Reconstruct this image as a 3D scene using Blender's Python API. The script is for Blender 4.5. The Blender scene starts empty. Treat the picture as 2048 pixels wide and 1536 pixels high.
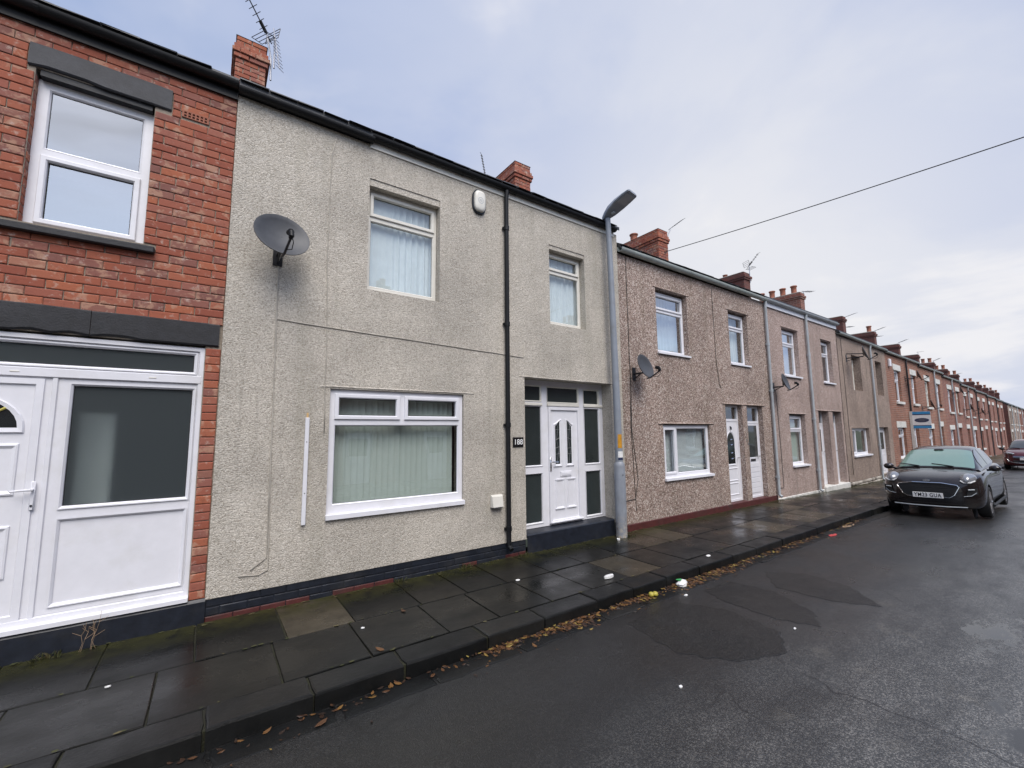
import bpy, bmesh, math, random
from mathutils import Vector, Matrix, Quaternion
random.seed(7)
sc = bpy.context.scene
COL = sc.collection
RAD = math.radians

# ------------------------------------------------------------------ camera
F_PX, YAW, PITCH, ROLL, ZC = 857.47, RAD(35.1014), RAD(6.3115), RAD(-0.5375), 1.9
fwd = Vector((math.sin(YAW)*math.cos(PITCH), math.cos(YAW)*math.cos(PITCH), math.sin(PITCH)))
rgt = Vector((math.cos(YAW), -math.sin(YAW), 0))
upv = rgt.cross(fwd)
r2 = rgt*math.cos(ROLL) + upv*math.sin(ROLL)
u2 = -rgt*math.sin(ROLL) + upv*math.cos(ROLL)
cam_d = bpy.data.cameras.new('camera')
cam_d.sensor_width = 36.0
cam_d.lens = 36.0*F_PX/2048.0
cam_d.clip_start, cam_d.clip_end = 0.05, 2000
cam = bpy.data.objects.new('camera', cam_d)
COL.objects.link(cam)
m3 = Matrix((r2, u2, -fwd)).transposed()
cam.matrix_world = Matrix.Translation((0, 0, ZC)) @ m3.to_4x4()
sc.camera = cam

# ------------------------------------------------------------------ sky, fill lamp, exposure
FILL_EL, FILL_AZ = 55.0, -12.0          # degrees; azimuth measured from -Y (the street side) towards +X
wd = bpy.data.worlds.new('World'); sc.world = wd; wd.use_nodes = True
nt = wd.node_tree; nt.nodes.clear()
def wn(t, **k):
    n = nt.nodes.new(t)
    for a, b in k.items(): setattr(n, a, b)
    return n
def wl(a, b): nt.links.new(a, b)
wout = wn('ShaderNodeOutputWorld')
sky = wn('ShaderNodeTexSky', sky_type='NISHITA', sun_disc=False)
sky.sun_elevation = RAD(FILL_EL); sky.sun_rotation = RAD(180-FILL_AZ)
sky.air_density = 1.0; sky.dust_density = 2.0
bg1 = wn('ShaderNodeBackground'); bg1.inputs[1].default_value = 0.12
wl(sky.outputs[0], bg1.inputs[0])
tc = wn('ShaderNodeTexCoord')
sep = wn('ShaderNodeSeparateXYZ'); wl(tc.outputs['Generated'], sep.inputs[0])
def wm(op, a, b=None, clamp=False):
    n = wn('ShaderNodeMath', operation=op, use_clamp=clamp)
    for i, s in enumerate((a, b)):
        if s is None: continue
        if isinstance(s, (int, float)): n.inputs[i].default_value = s
        else: wl(s, n.inputs[i])
    return n.outputs[0]
den = wm('ADD', wm('MAXIMUM', sep.outputs[2], 0.0), 0.22)
cx = wm('DIVIDE', sep.outputs[0], den); cy = wm('DIVIDE', sep.outputs[1], den)
cmb = wn('ShaderNodeCombineXYZ'); wl(cx, cmb.inputs[0]); wl(cy, cmb.inputs[1])
def wnoise(scale, detail, rough, off, dist=0.0):
    mp = wn('ShaderNodeMapping'); mp.inputs['Location'].default_value = off
    wl(cmb.outputs[0], mp.inputs[0])
    n = wn('ShaderNodeTexNoise'); wl(mp.outputs[0], n.inputs['Vector'])
    n.inputs['Scale'].default_value = scale; n.inputs['Detail'].default_value = detail
    n.inputs['Roughness'].default_value = rough; n.inputs['Distortion'].default_value = dist
    return n.outputs[0]
def wramp(v, stops):
    r = wn('ShaderNodeValToRGB'); wl(v, r.inputs[0]); r.color_ramp.interpolation = 'EASE'
    e = r.color_ramp.elements
    while len(e) < len(stops): e.new(0.5)
    for q, (p, c) in zip(e, stops): q.position = p; q.color = (*c, 1) if len(c) == 3 else c
    return r
# cloud body colour: grey-lilac undersides to white
nb = wnoise(1.1, 6, 0.55, (3.1, 1.7, 0.4), 0.3)
body = wramp(nb, [(0.36, (0.178, 0.228, 0.365)), (0.50, (0.245, 0.282, 0.385)), (0.64, (0.405, 0.41, 0.448))])
# thin cloud glowing where the sun stands behind it (in view, over the far end of the roofs)
gdir = Vector((0.86, 0.42, 0.30)).normalized()
dotn = wn('ShaderNodeVectorMath', operation='DOT_PRODUCT'); wl(tc.outputs['Generated'], dotn.inputs[0]); dotn.inputs[1].default_value = gdir
gl = wm('POWER', wm('MAXIMUM', dotn.outputs['Value'], 0.0), 6.0)
glow = wm('MULTIPLY', gl, 0.72)
mixg = wn('ShaderNodeMix', data_type='RGBA'); wl(glow, mixg.inputs['Factor']); wl(body.outputs[0], mixg.inputs['A']); mixg.inputs['B'].default_value = (0.47, 0.462, 0.455, 1)
bg2 = wn('ShaderNodeBackground'); bg2.inputs[1].default_value = 1.0
wl(mixg.outputs['Result'], bg2.inputs[0])
# cover: gaps of blue sky between the clouds, closing up towards the glow
nc = wnoise(0.85, 5, 0.55, (0.3, 5.2, 1.0), 0.5)
cov = wramp(wm('ADD', nc, wm('MULTIPLY', gl, 0.35)), [(0.36, (0.12, 0.12, 0.12)), (0.66, (1, 1, 1))])
mxs = wn('ShaderNodeMixShader'); wl(cov.outputs[0], mxs.inputs[0]); wl(bg1.outputs[0], mxs.inputs[1]); wl(bg2.outputs[0], mxs.inputs[2])
wl(mxs.outputs[0], wout.inputs[0])

front_fill_d = bpy.data.lights.new('sun', 'SUN'); front_fill_d.energy = 1.5; front_fill_d.angle = RAD(44); front_fill_d.color = (1.0, 0.965, 0.92)  # added soft fill on the house fronts; the sun itself stands opposite
sun = bpy.data.objects.new('sun', front_fill_d); COL.objects.link(sun)
sdir = Vector((math.sin(RAD(FILL_AZ))*math.cos(RAD(FILL_EL)), -math.cos(RAD(FILL_AZ))*math.cos(RAD(FILL_EL)), math.sin(RAD(FILL_EL))))
sun.rotation_euler = sdir.to_track_quat('Z', 'Y').to_euler()
sc.view_settings.view_transform = 'Standard'; sc.view_settings.look = 'None'
sc.view_settings.gamma = 1.0; sc.view_settings.use_curve_mapping = False
sc.view_settings.exposure = 1.0
try: sc.cycles.max_bounces = 8; sc.cycles.transparent_max_bounces = 12
except Exception: pass

# ------------------------------------------------------------------ street frame (the terrace bends a little past U0)
D0, U0, TH = 5.57, 17.9, math.atan(0.03)
def zg(u): return 0.0 if u < 12 else -0.0125*(u-12)          # the street falls gently away
def SP(u, off=0.0, z=0.0):
    if u <= U0: return Vector((u, D0+off, z))
    d = u-U0
    return Vector((U0 + d*math.cos(TH) - off*math.sin(TH), D0 + d*math.sin(TH) + off*math.cos(TH), z))

# ------------------------------------------------------------------ helpers
class MB:
    def __init__(s): s.v = []; s.f = []; s.m = []
    def quad(s, a, b, c, d, m=0):
        i = len(s.v); s.v += [tuple(a), tuple(b), tuple(c), tuple(d)]; s.f.append((i, i+1, i+2, i+3)); s.m.append(m)
    def poly(s, pts, m=0):
        i = len(s.v); s.v += [tuple(p) for p in pts]; s.f.append(tuple(range(i, i+len(pts)))); s.m.append(m)
    def box(s, x0, x1, y0, y1, z0, z1, m=0):
        i = len(s.v)
        s.v += [(x, y, z) for z in (z0, z1) for (x, y) in ((x0, y0), (x1, y0), (x1, y1), (x0, y1))]
        for q in ((0, 3, 2, 1), (4, 5, 6, 7), (0, 1, 5, 4), (1, 2, 6, 5), (2, 3, 7, 6), (3, 0, 4, 7)):
            s.f.append(tuple(i+k for k in q)); s.m.append(m)
    def cbox(s, x0, x1, y0, y1, z0, z1, c=0.008, m=0):
        # chamfered box
        bm = bmesh.new(); bmesh.ops.create_cube(bm, size=1.0)
        for v in bm.verts:
            v.co = Vector(((x0+x1)/2+v.co.x*(x1-x0), (y0+y1)/2+v.co.y*(y1-y0), (z0+z1)/2+v.co.z*(z1-z0)))
        bmesh.ops.bevel(bm, geom=list(bm.edges), offset=c, segments=1, affect='EDGES', profile=0.5)
        s.addbm(bm, m)
    def addbm(s, bm, m=0):
        i = len(s.v); bm.verts.ensure_lookup_table()
        for k, v in enumerate(bm.verts): v.index = k; s.v.append(tuple(v.co))
        for f in bm.faces: s.f.append(tuple(i+v.index for v in f.verts)); s.m.append(m)
        bm.free()
    def loops(s, loops, m=0, close=True, cap0=False, cap1=False):
        # connect equal-length point loops
        n = len(loops[0]); base = len(s.v)
        for lp in loops: s.v += [tuple(p) for p in lp]
        for k in range(len(loops)-1):
            for j in range(n if close else n-1):
                a = base+k*n+j; b = base+k*n+(j+1) % n
                s.f.append((a, b, b+n, a+n)); s.m.append(m)
        if cap0: s.f.append(tuple(base+j for j in reversed(range(n)))); s.m.append(m)
        if cap1: s.f.append(tuple(base+(len(loops)-1)*n+j for j in range(n))); s.m.append(m)
    def ring(s, x0, x1, z0, z1, prof, m=0, fill=None):
        # mitred rectangular moulding: prof = [(inset, y), ...]
        lps = [[(x0+i, y, z0+i), (x1-i, y, z0+i), (x1-i, y, z1-i), (x0+i, y, z1-i)] for i, y in prof]
        s.loops(lps, m)
        if fill is not None:
            i, y = prof[-1]; s.quad((x0+i, y, z0+i), (x1-i, y, z0+i), (x1-i, y, z1-i), (x0+i, y, z1-i), fill)
    def tube(s, pts, r, n=8, m=0, cap=True):
        pts = [Vector(p) for p in pts]; lps = []; ref = None
        for k, p in enumerate(pts):
            t = (pts[min(k+1, len(pts)-1)]-pts[max(k-1, 0)]).normalized()
            if ref is None:
                ref = Vector((0, 0, 1)) if abs(t.z) < 0.9 else Vector((1, 0, 0))
            a = t.cross(ref).normalized(); b = t.cross(a).normalized(); ref = a.cross(t)*1.0
            ref = -b if False else ref
            rr = r[k] if isinstance(r, (list, tuple)) else r
            lps.append([p + a*rr*math.cos(2*math.pi*j/n) + b*rr*math.sin(2*math.pi*j/n) for j in range(n)])
        s.loops(lps, m, cap0=cap, cap1=cap)
    def obj(s, name, mats, parent=None, loc=None, rot=None, smooth=False):
        me = bpy.data.meshes.new(name); me.from_pydata(s.v, [], s.f)
        if not isinstance(mats, (list, tuple)): mats = [mats]
        for q in mats: me.materials.append(q)
        if len(mats) > 1: me.polygons.foreach_set('material_index', s.m)
        if smooth: me.polygons.foreach_set('use_smooth', [True]*len(me.polygons))
        me.validate(); me.update()
        bmx = bmesh.new(); bmx.from_mesh(me); bmesh.ops.remove_doubles(bmx, verts=bmx.verts, dist=1e-5)
        bmesh.ops.recalc_face_normals(bmx, faces=bmx.faces); bmx.to_mesh(me); bmx.free()
        return link(name, me, parent, loc, rot)
def link(name, me, parent=None, loc=None, rot=None):
    o = bpy.data.objects.new(name, me); COL.objects.link(o)
    if parent: o.parent = parent
    if loc is not None: o.location = loc
    if rot is not None: o.rotation_euler = rot
    return o
def smooth_by_angle(o, deg=35):
    me = o.data
    bm = bmesh.new(); bm.from_mesh(me)
    for f in bm.faces: f.smooth = True
    for e in bm.edges:
        if len(e.link_faces) == 2 and e.calc_face_angle(0) > RAD(deg): e.smooth = False
        elif len(e.link_faces) != 2: e.smooth = False
    bm.to_mesh(me); bm.free(); return o
def tag(o, label=None, cat=None, group=None, kind=None):
    for k, v in (('label', label), ('category', cat), ('group', group), ('kind', kind)):
        if v: o[k] = v
    return o
def empty(name, loc, rz=0.0):
    o = bpy.data.objects.new(name, None); COL.objects.link(o); o.location = loc; o.rotation_euler = (0, 0, rz); o.empty_display_size = 0.2; return o
def copy_tree(o, parent=None):
    c = o.copy(); COL.objects.link(c); c.parent = parent
    for ch in list(o.children): copy_tree(ch, c)
    return c
def text_mesh(txt, size, depth, font_bold=False, off=0.008, space=1.0):
    cu = bpy.data.curves.new('lettering', 'FONT'); cu.body = txt; cu.size = size; cu.extrude = depth; cu.align_x = 'CENTER'; cu.align_y = 'CENTER'
    if font_bold: cu.offset = size*off; cu.space_character = space
    ob = bpy.data.objects.new('lettering', cu); COL.objects.link(ob)
    dg = bpy.context.evaluated_depsgraph_get(); me = bpy.data.meshes.new_from_object(ob.evaluated_get(dg))
    bpy.data.objects.remove(ob); bpy.data.curves.remove(cu); return me

# ------------------------------------------------------------------ materials
class NT:
    def __init__(s, name):
        s.mat = bpy.data.materials.new(name); s.mat.use_nodes = True; s.t = s.mat.node_tree
        s.b = s.t.nodes['Principled BSDF']; s.o = s.t.nodes['Material Output']
        s.co = None
    def n(s, t, **k):
        q = s.t.nodes.new(t)
        for a, b in k.items(): setattr(q, a, b)
        return q
    def l(s, a, b): s.t.links.new(a, b)
    def set(s, **k):
        for a, v in k.items():
            i = s.b.inputs[a.replace('_', ' ')]
            if hasattr(v, 'links'): s.l(v, i)
            elif isinstance(v, tuple) and len(v) == 3: i.default_value = (*v, 1)
            else: i.default_value = v
        return s
    def coord(s):
        if s.co is None:
            s.co = s.n('ShaderNodeNewGeometry').outputs['Position']
        return s.co
    def obj(s): return s.n('ShaderNodeTexCoord').outputs['Object']
    def mapv(s, scale=(1, 1, 1), loc=(0, 0, 0), src=None):
        m = s.n('ShaderNodeMapping'); m.inputs['Scale'].default_value = scale; m.inputs['Location'].default_value = loc
        s.l(src or s.coord(), m.inputs[0]); return m.outputs[0]
    def noise(s, scale, detail=4, rough=0.55, vec=None, dist=0.0):
        q = s.n('ShaderNodeTexNoise'); s.l(vec or s.coord(), q.inputs['Vector'])
        q.inputs['Scale'].default_value = scale; q.inputs['Detail'].default_value = detail; q.inputs['Roughness'].default_value = rough; q.inputs['Distortion'].default_value = dist
        return q.outputs[0]
    def voro(s, scale, feat='F1', vec=None, out='Distance'):
        q = s.n('ShaderNodeTexVoronoi', feature=feat); s.l(vec or s.coord(), q.inputs['Vector']); q.inputs['Scale'].default_value = scale; return q.outputs[out]
    def ramp(s, v, stops, interp='LINEAR'):
        r = s.n('ShaderNodeValToRGB'); s.l(v, r.inputs[0]); r.color_ramp.interpolation = interp
        e = r.color_ramp.elements
        while len(e) < len(stops): e.new(0.5)
        for q, (p, c) in zip(e, stops):
            q.position = p; q.color = (c, c, c, 1) if isinstance(c, (int, float)) else (*c, 1)
        return r.outputs[0]
    def math(s, op, a, b=None, clamp=False):
        n = s.n('ShaderNodeMath', operation=op, use_clamp=clamp)
        for i, q in enumerate((a, b)):
            if q is None: continue
            if isinstance(q, (int, float)): n.inputs[i].default_value = q
            else: s.l(q, n.inputs[i])
        return n.outputs[0]
    def mix(s, fac, a, b, mode='MIX'):
        n = s.n('ShaderNodeMix', data_type='RGBA', blend_type=mode)
        for k, q in (('Factor', fac), ('A', a), ('B', b)):
            i = n.inputs[k]
            if k != 'Factor': i = [w for w in n.inputs if w.name == k and w.type == 'RGBA'][0]
            if hasattr(q, 'links'): s.l(q, i)
            elif isinstance(q, tuple): i.default_value = (*q, 1)
            else: i.default_value = q
        return [w for w in n.outputs if w.type == 'RGBA'][0]
    def bump(s, h, strength=0.3, dist=0.01, prev=None):
        b = s.n('ShaderNodeBump'); b.inputs['Strength'].default_value = strength; b.inputs['Distance'].default_value = dist
        s.l(h, b.inputs['Height'])
        if prev is not None: s.l(prev, b.inputs['Normal'])
        s.l(b.outputs[0], s.b.inputs['Normal']); return b.outputs[0]
    def rnd(s):
        g = s.n('ShaderNodeNewGeometry').outputs['Random Per Island']; o = s.n('ShaderNodeObjectInfo').outputs['Random']
        return s.math('FRACT', s.math('ADD', g, o))
M = {}
def plain(name, col, rough=0.5, metal=0.0, var=0.12, scale=9.0, bump=0.0, spec=0.5, dirt=None):
    t = NT(name); n = t.noise(scale, 5, 0.6)
    lo = tuple(c*(1-var) for c in col); hi = tuple(min(1, c*(1+var)) for c in col)
    c = t.ramp(n, [(0.3, lo), (0.7, hi)])
    if dirt:
        d = t.ramp(t.noise(2.3, 6, 0.65), [(0.52, 0.0), (0.75, dirt[1])]); c = t.mix(d, c, dirt[0])
    t.set(Base_Color=c, Roughness=rough, Metallic=metal, Specular_IOR_Level=spec)
    if bump: t.bump(t.noise(60, 3), bump, 0.004)
    M[name] = t.mat; return t.mat
plain('upvc', (0.735, 0.735, 0.775), 0.32, var=0.03, dirt=((0.55, 0.54, 0.50), 0.35))
plain('upvc_cream', (0.70, 0.68, 0.62), 0.4, var=0.05, dirt=((0.45, 0.42, 0.34), 0.5))
plain('rubber', (0.015, 0.015, 0.016), 0.6)
plain('black_plastic', (0.006, 0.0065, 0.008), 0.5, var=0.3, spec=0.35)
plain('navy_paint', (0.012, 0.015, 0.023), 0.42, var=0.35, bump=0.25, dirt=((0.05, 0.048, 0.045), 0.5))
plain('lintel_paint', (0.014, 0.0145, 0.018), 0.6, var=0.35, scale=14, bump=0.6, dirt=((0.04, 0.04, 0.044), 0.6))
plain('lintel_grey', (0.034, 0.0355, 0.042), 0.65, var=0.25, scale=10, bump=0.5)
plain('red_paint', (0.075, 0.018, 0.016), 0.55, var=0.3, bump=0.3, dirt=((0.05, 0.035, 0.03), 0.7))
plain('white_paint', (0.62, 0.61, 0.57), 0.6, var=0.1, bump=0.5, dirt=((0.25, 0.24, 0.20), 0.8))
plain('gutter_grey', (0.42, 0.46, 0.44), 0.5, var=0.12, scale=3, dirt=((0.20, 0.24, 0.17), 0.6))
plain('pipe_grey', (0.40, 0.43, 0.45), 0.42, var=0.08, dirt=((0.2, 0.2, 0.19), 0.5))
plain('steel', (0.25, 0.275, 0.315), 0.38, 0.0, var=0.08, scale=6, dirt=((0.16, 0.15, 0.13), 0.45))
plain('lead', (0.10, 0.10, 0.11), 0.6)
def worn_steel():
    t = NT('steel_worn'); c = t.ramp(t.noise(6, 5, 0.6), [(0.3, (0.23, 0.25, 0.29)), (0.7, (0.28, 0.305, 0.345))])
    c = t.mix(t.ramp(t.noise(2.3, 6, 0.65), [(0.52, 0.0), (0.75, 0.45)]), c, (0.16, 0.15, 0.13))
    sx = t.n('ShaderNodeSeparateXYZ'); t.l(t.coord(), sx.inputs[0])
    low = t.math('MULTIPLY', t.math('SUBTRACT', 0.42, sx.outputs[2]), 2.6, True)
    c = t.mix(t.math('MULTIPLY', low, t.ramp(t.noise(16, 6, 0.75), [(0.45, 0.0), (0.58, 1.0)])), c, (0.42, 0.38, 0.32))
    c = t.mix(t.math('MULTIPLY', low, t.ramp(t.noise(11, 6, 0.75, t.mapv((1, 1, 1), (4, 4, 4))), [(0.56, 0.0), (0.64, 0.9)])), c, (0.10, 0.055, 0.03))
    t.set(Base_Color=c, Roughness=0.42); t.bump(t.noise(40, 4), 0.15, 0.004); M['steel_worn'] = t.mat
worn_steel()
plain('slate', (0.045, 0.048, 0.056), 0.5, var=0.35, scale=8, bump=0.5)
plain('dish_grey', (0.052, 0.055, 0.062), 0.5, var=0.15)
plain('metal_dark', (0.05, 0.05, 0.055), 0.45, 0.6)
plain('alu', (0.45, 0.45, 0.47), 0.4, 0.8, dirt=((0.2, 0.18, 0.15), 0.5))
plain('chrome', (0.75, 0.76, 0.78), 0.12, 1.0, var=0.02)
plain('cable_cream', (0.40, 0.37, 0.32), 0.6, var=0.2)
plain('cable_black', (0.02, 0.02, 0.02), 0.6)
plain('terracotta', (0.28, 0.10, 0.06), 0.8, var=0.3, bump=0.4, dirt=((0.08, 0.06, 0.05), 0.6))
plain('flaunch', (0.20, 0.19, 0.17), 0.9, var=0.3, bump=0.6)
plain('interior', (0.10, 0.095, 0.09), 0.9)
plain('curtain', (0.78, 0.80, 0.82), 0.9, var=0.04)
plain('blind', (0.56, 0.60, 0.56), 0.8, var=0.03)
plain('lead_strip', (0.2, 0.2, 0.2), 0.4, 0.5)
plain('amber_glass', (0.55, 0.48, 0.12), 0.2)
plain('orange_sticker', (0.55, 0.26, 0.02), 0.5, var=0.25)
plain('paper', (0.75, 0.75, 0.74), 0.6, var=0.1, scale=30)
plain('green_print', (0.05, 0.32, 0.10), 0.5)
plain('red_print', (0.5, 0.06, 0.06), 0.5)
plain('blue_print', (0.04, 0.25, 0.50), 0.5)
plain('navy_print', (0.02, 0.03, 0.08), 0.5)
plain('cardboard', (0.35, 0.24, 0.15), 0.8)
plain('fruit', (0.42, 0.36, 0.06), 0.5, var=0.3, scale=40)
plain('wood_peg', (0.55, 0.36, 0.16), 0.6)
plain('plaque', (0.012, 0.012, 0.013), 0.25)
plain('plate_black', (0.004, 0.004, 0.004), 0.5)
plain('blue_clad', (0.06, 0.25, 0.42), 0.5)
def mk_glass(name, refl=2.0, base=0.04, tint=(0.86, 0.91, 0.90)):
    m = bpy.data.materials.new(name); m.use_nodes = True; t = m.node_tree; t.nodes.clear()
    o = t.nodes.new('ShaderNodeOutputMaterial'); mx = t.nodes.new('ShaderNodeMixShader')
    tr = t.nodes.new('ShaderNodeBsdfTransparent'); tr.inputs[0].default_value = (*tint, 1)
    gl = t.nodes.new('ShaderNodeBsdfGlossy'); gl.inputs['Roughness'].default_value = 0.0; gl.inputs[0].default_value = (0.95, 0.98, 1, 1)
    fr = t.nodes.new('ShaderNodeFresnel')
    gb = t.nodes.new('ShaderNodeNewGeometry'); io = t.nodes.new('ShaderNodeMath'); io.operation = 'MULTIPLY_ADD'; io.inputs[1].default_value = 1/1.5-1.5; io.inputs[2].default_value = 1.5
    t.links.new(gb.outputs['Backfacing'], io.inputs[0]); t.links.new(io.outputs[0], fr.inputs[0])
    ma = t.nodes.new('ShaderNodeMath'); ma.operation = 'MULTIPLY_ADD'; ma.use_clamp = True; ma.inputs[1].default_value = refl; ma.inputs[2].default_value = base
    nz = t.nodes.new('ShaderNodeTexNoise'); nz.inputs['Scale'].default_value = 1.6; nz.inputs['Detail'].default_value = 1
    ge = t.nodes.new('ShaderNodeNewGeometry'); t.links.new(ge.outputs['Position'], nz.inputs['Vector'])
    bp = t.nodes.new('ShaderNodeBump'); bp.inputs['Strength'].default_value = 0.06; bp.inputs['Distance'].default_value = 0.05; t.links.new(nz.outputs[0], bp.inputs['Height'])
    t.links.new(bp.outputs[0], gl.inputs['Normal'])
    t.links.new(fr.outputs[0], ma.inputs[0]); t.links.new(ma.outputs[0], mx.inputs[0]); t.links.new(tr.outputs[0], mx.inputs[1]); t.links.new(gl.outputs[0], mx.inputs[2]); t.links.new(mx.outputs[0], o.inputs[0])
    M[name] = m; return m
mk_glass('glass', 2.2, 0.05)
mk_glass('glass_coated', 2.3, 0.33)
def frosted(name, col, rough, sc_=90, bs=0.25):
    t = NT(name); n = t.noise(sc_, 3); c = t.ramp(t.noise(1.2, 3), [(0.3, tuple(q*0.75 for q in col)), (0.7, tuple(q*1.3 for q in col))])
    t.set(Base_Color=c, Roughness=rough, Specular_IOR_Level=0.7); t.bump(n, bs, 0.004); M[name] = t.mat
frosted('frosted', (0.030, 0.042, 0.048), 0.17, 90, 0.12)
frosted('patterned_glass', (0.026, 0.033, 0.033), 0.22, 38, 0.7)
frosted('lamp_glass', (0.25, 0.27, 0.30), 0.15, 30, 0.2)

def mk_roughcast(name, cols, moss, pebble, scale, bstr, bdist):
    t = NT(name)
    v = t.voro(scale, 'F1'); vc = t.voro(scale, 'F1', out='Color')
    sp = t.n('ShaderNodeSeparateColor'); t.l(vc, sp.inputs[0])
    base = t.ramp(sp.outputs[0], [(0.0, cols[0]), (0.35, cols[1]), (0.72, cols[2]), (0.95, cols[3])])
    big = t.ramp(t.noise(0.9, 6, 0.65), [(0.35, 0.80), (0.65, 1.08)])
    base = t.mix(1.0, base, big, 'MULTIPLY')
    # rain streaks running down the wall
    st = t.noise(1.0, 5, 0.6, t.mapv((4.0, 4.0, 0.35)))
    base = t.mix(t.ramp(st, [(0.54, 0.0), (0.80, 0.6)]), base, moss)
    st2 = t.noise(1.0, 4, 0.6, t.mapv((13.0, 13.0, 0.5), (4, 1, 2)))
    base = t.mix(t.math('MULTIPLY', t.ramp(st2, [(0.55, 0.0), (0.74, 0.30)]), t.ramp(t.noise(0.55, 3, 0.5, t.mapv((1, 1, 1), (8, 3, 5))), [(0.42, 0.0), (0.6, 1.0)])), base, tuple(c*0.62 for c in cols[1]))
    base = t.mix(t.ramp(t.noise(2.6, 6, 0.7, t.mapv((1, 1, 1), (2, 9, 4))), [(0.60, 0.0), (0.74, 0.4)]), base, tuple(min(1, c*1.12) for c in cols[3]))
    t.set(Base_Color=base, Roughness=0.9, Specular_IOR_Level=0.2)
    h = t.math('ADD', t.math('MULTIPLY', v, -1.0), t.math('MULTIPLY', t.noise(scale*0.42, 4, 0.65), pebble))
    t.bump(h, bstr, bdist); M[name] = t.mat
mk_roughcast('roughcast', [(0.35, 0.315, 0.265), (0.485, 0.445, 0.385), (0.55, 0.508, 0.442), (0.63, 0.588, 0.522)], (0.35, 0.325, 0.265), 1.0, 86, 0.75, 0.009)
mk_roughcast('pebbledash', [(0.11, 0.078, 0.061), (0.29, 0.213, 0.178), (0.37, 0.282, 0.243), (0.63, 0.56, 0.50)], (0.19, 0.15, 0.11), 0.4, 60, 0.6, 0.009)
mk_roughcast('pebbledash_pink', [(0.16, 0.115, 0.098), (0.36, 0.268, 0.232), (0.43, 0.33, 0.295), (0.60, 0.51, 0.465)], (0.20, 0.165, 0.14), 0.4, 78, 0.6, 0.008)
mk_roughcast('pebbledash_dark', [(0.12, 0.09, 0.074), (0.27, 0.205, 0.168), (0.34, 0.262, 0.22), (0.48, 0.40, 0.345)], (0.11, 0.095, 0.07), 0.4, 78, 0.6, 0.008)

def mk_brick():
    t = NT('brick'); r = t.rnd(); c = t.obj()
    p = t.coord()
    col = t.ramp(r, [(0.0, (0.25, 0.074, 0.048)), (0.2, (0.32, 0.100, 0.058)), (0.42, (0.28, 0.097, 0.068)), (0.6, (0.36, 0.115, 0.060)), (0.78, (0.28, 0.108, 0.080)), (0.93, (0.20, 0.088, 0.072)), (1.0, (0.34, 0.15, 0.10))])
    n1 = t.noise(9.0, 5, 0.6, p, 0.5)
    n1b = t.math('ADD', n1, t.math('MULTIPLY', t.math('SUBTRACT', r, 0.5), 0.16))
    col = t.mix(t.ramp(n1b, [(0.57, 0.0), (0.64, 0.7)]), col, (0.42, 0.245, 0.17))       # sandy kiss marks
    col = t.mix(t.ramp(t.noise(14, 5, 0.7, t.mapv((1, 1, 1), (5, 2, 9))), [(0.57, 0.0), (0.68, 0.6)]), col, (0.52, 0.42, 0.36))   # lime bloom
    col = t.mix(t.ramp(t.noise(22, 4, 0.7), [(0.55, 0.0), (0.75, 0.5)]), col, (0.12, 0.045, 0.035))
    t.set(Base_Color=col, Roughness=0.85, Specular_IOR_Level=0.3)
    t.bump(t.noise(70, 4, 0.7), 0.5, 0.004); M['brick'] = t.mat
    t = NT('mortar'); t.set(Base_Color=t.ramp(t.noise(30, 5, 0.7), [(0.3, (0.20, 0.165, 0.13)), (0.7, (0.36, 0.31, 0.25))]), Roughness=0.95); t.bump(t.noise(120, 3), 0.6, 0.003); M['mortar'] = t.mat
    # brickwork too far off to tell the bricks apart
    for nm, a, b, mo in (('brickwork', (0.27, 0.095, 0.065), (0.17, 0.066, 0.05), (0.32, 0.26, 0.21)), ('brickwork_dark', (0.16, 0.05, 0.038), (0.10, 0.04, 0.034), (0.12, 0.09, 0.075)), ('brickwork_orange', (0.30, 0.118, 0.072), (0.19, 0.08, 0.056), (0.34, 0.28, 0.22))):
        t = NT(nm); tcn = t.obj(); sx = t.n('ShaderNodeSeparateXYZ'); t.l(tcn, sx.inputs[0])
        cb = t.n('ShaderNodeCombineXYZ'); t.l(t.math('ADD', sx.outputs[0], sx.outputs[1]), cb.inputs[0]); t.l(sx.outputs[2], cb.inputs[1])
        bt = t.n('ShaderNodeTexBrick'); t.l(cb.outputs[0], bt.inputs['Vector']); bt.inputs['Scale'].default_value = 1.0
        bt.inputs['Brick Width'].default_value = 0.245; bt.inputs['Row Height'].default_value = 0.086; bt.inputs['Mortar Size'].default_value = 0.008
        bt.inputs['Color1'].default_value = (*a, 1); bt.inputs['Color2'].default_value = (*b, 1); bt.inputs['Mortar'].default_value = (*mo, 1)
        c2 = t.mix(t.ramp(t.noise(1.3, 6, 0.7), [(0.4, 0.0), (0.75, 0.6)]), bt.outputs[0], tuple(q*0.55 for q in a))
        t.set(Base_Color=c2, Roughness=0.9); t.bump(bt.outputs['Fac'], 0.5, -0.006); M[nm] = t.mat
mk_brick()

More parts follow.
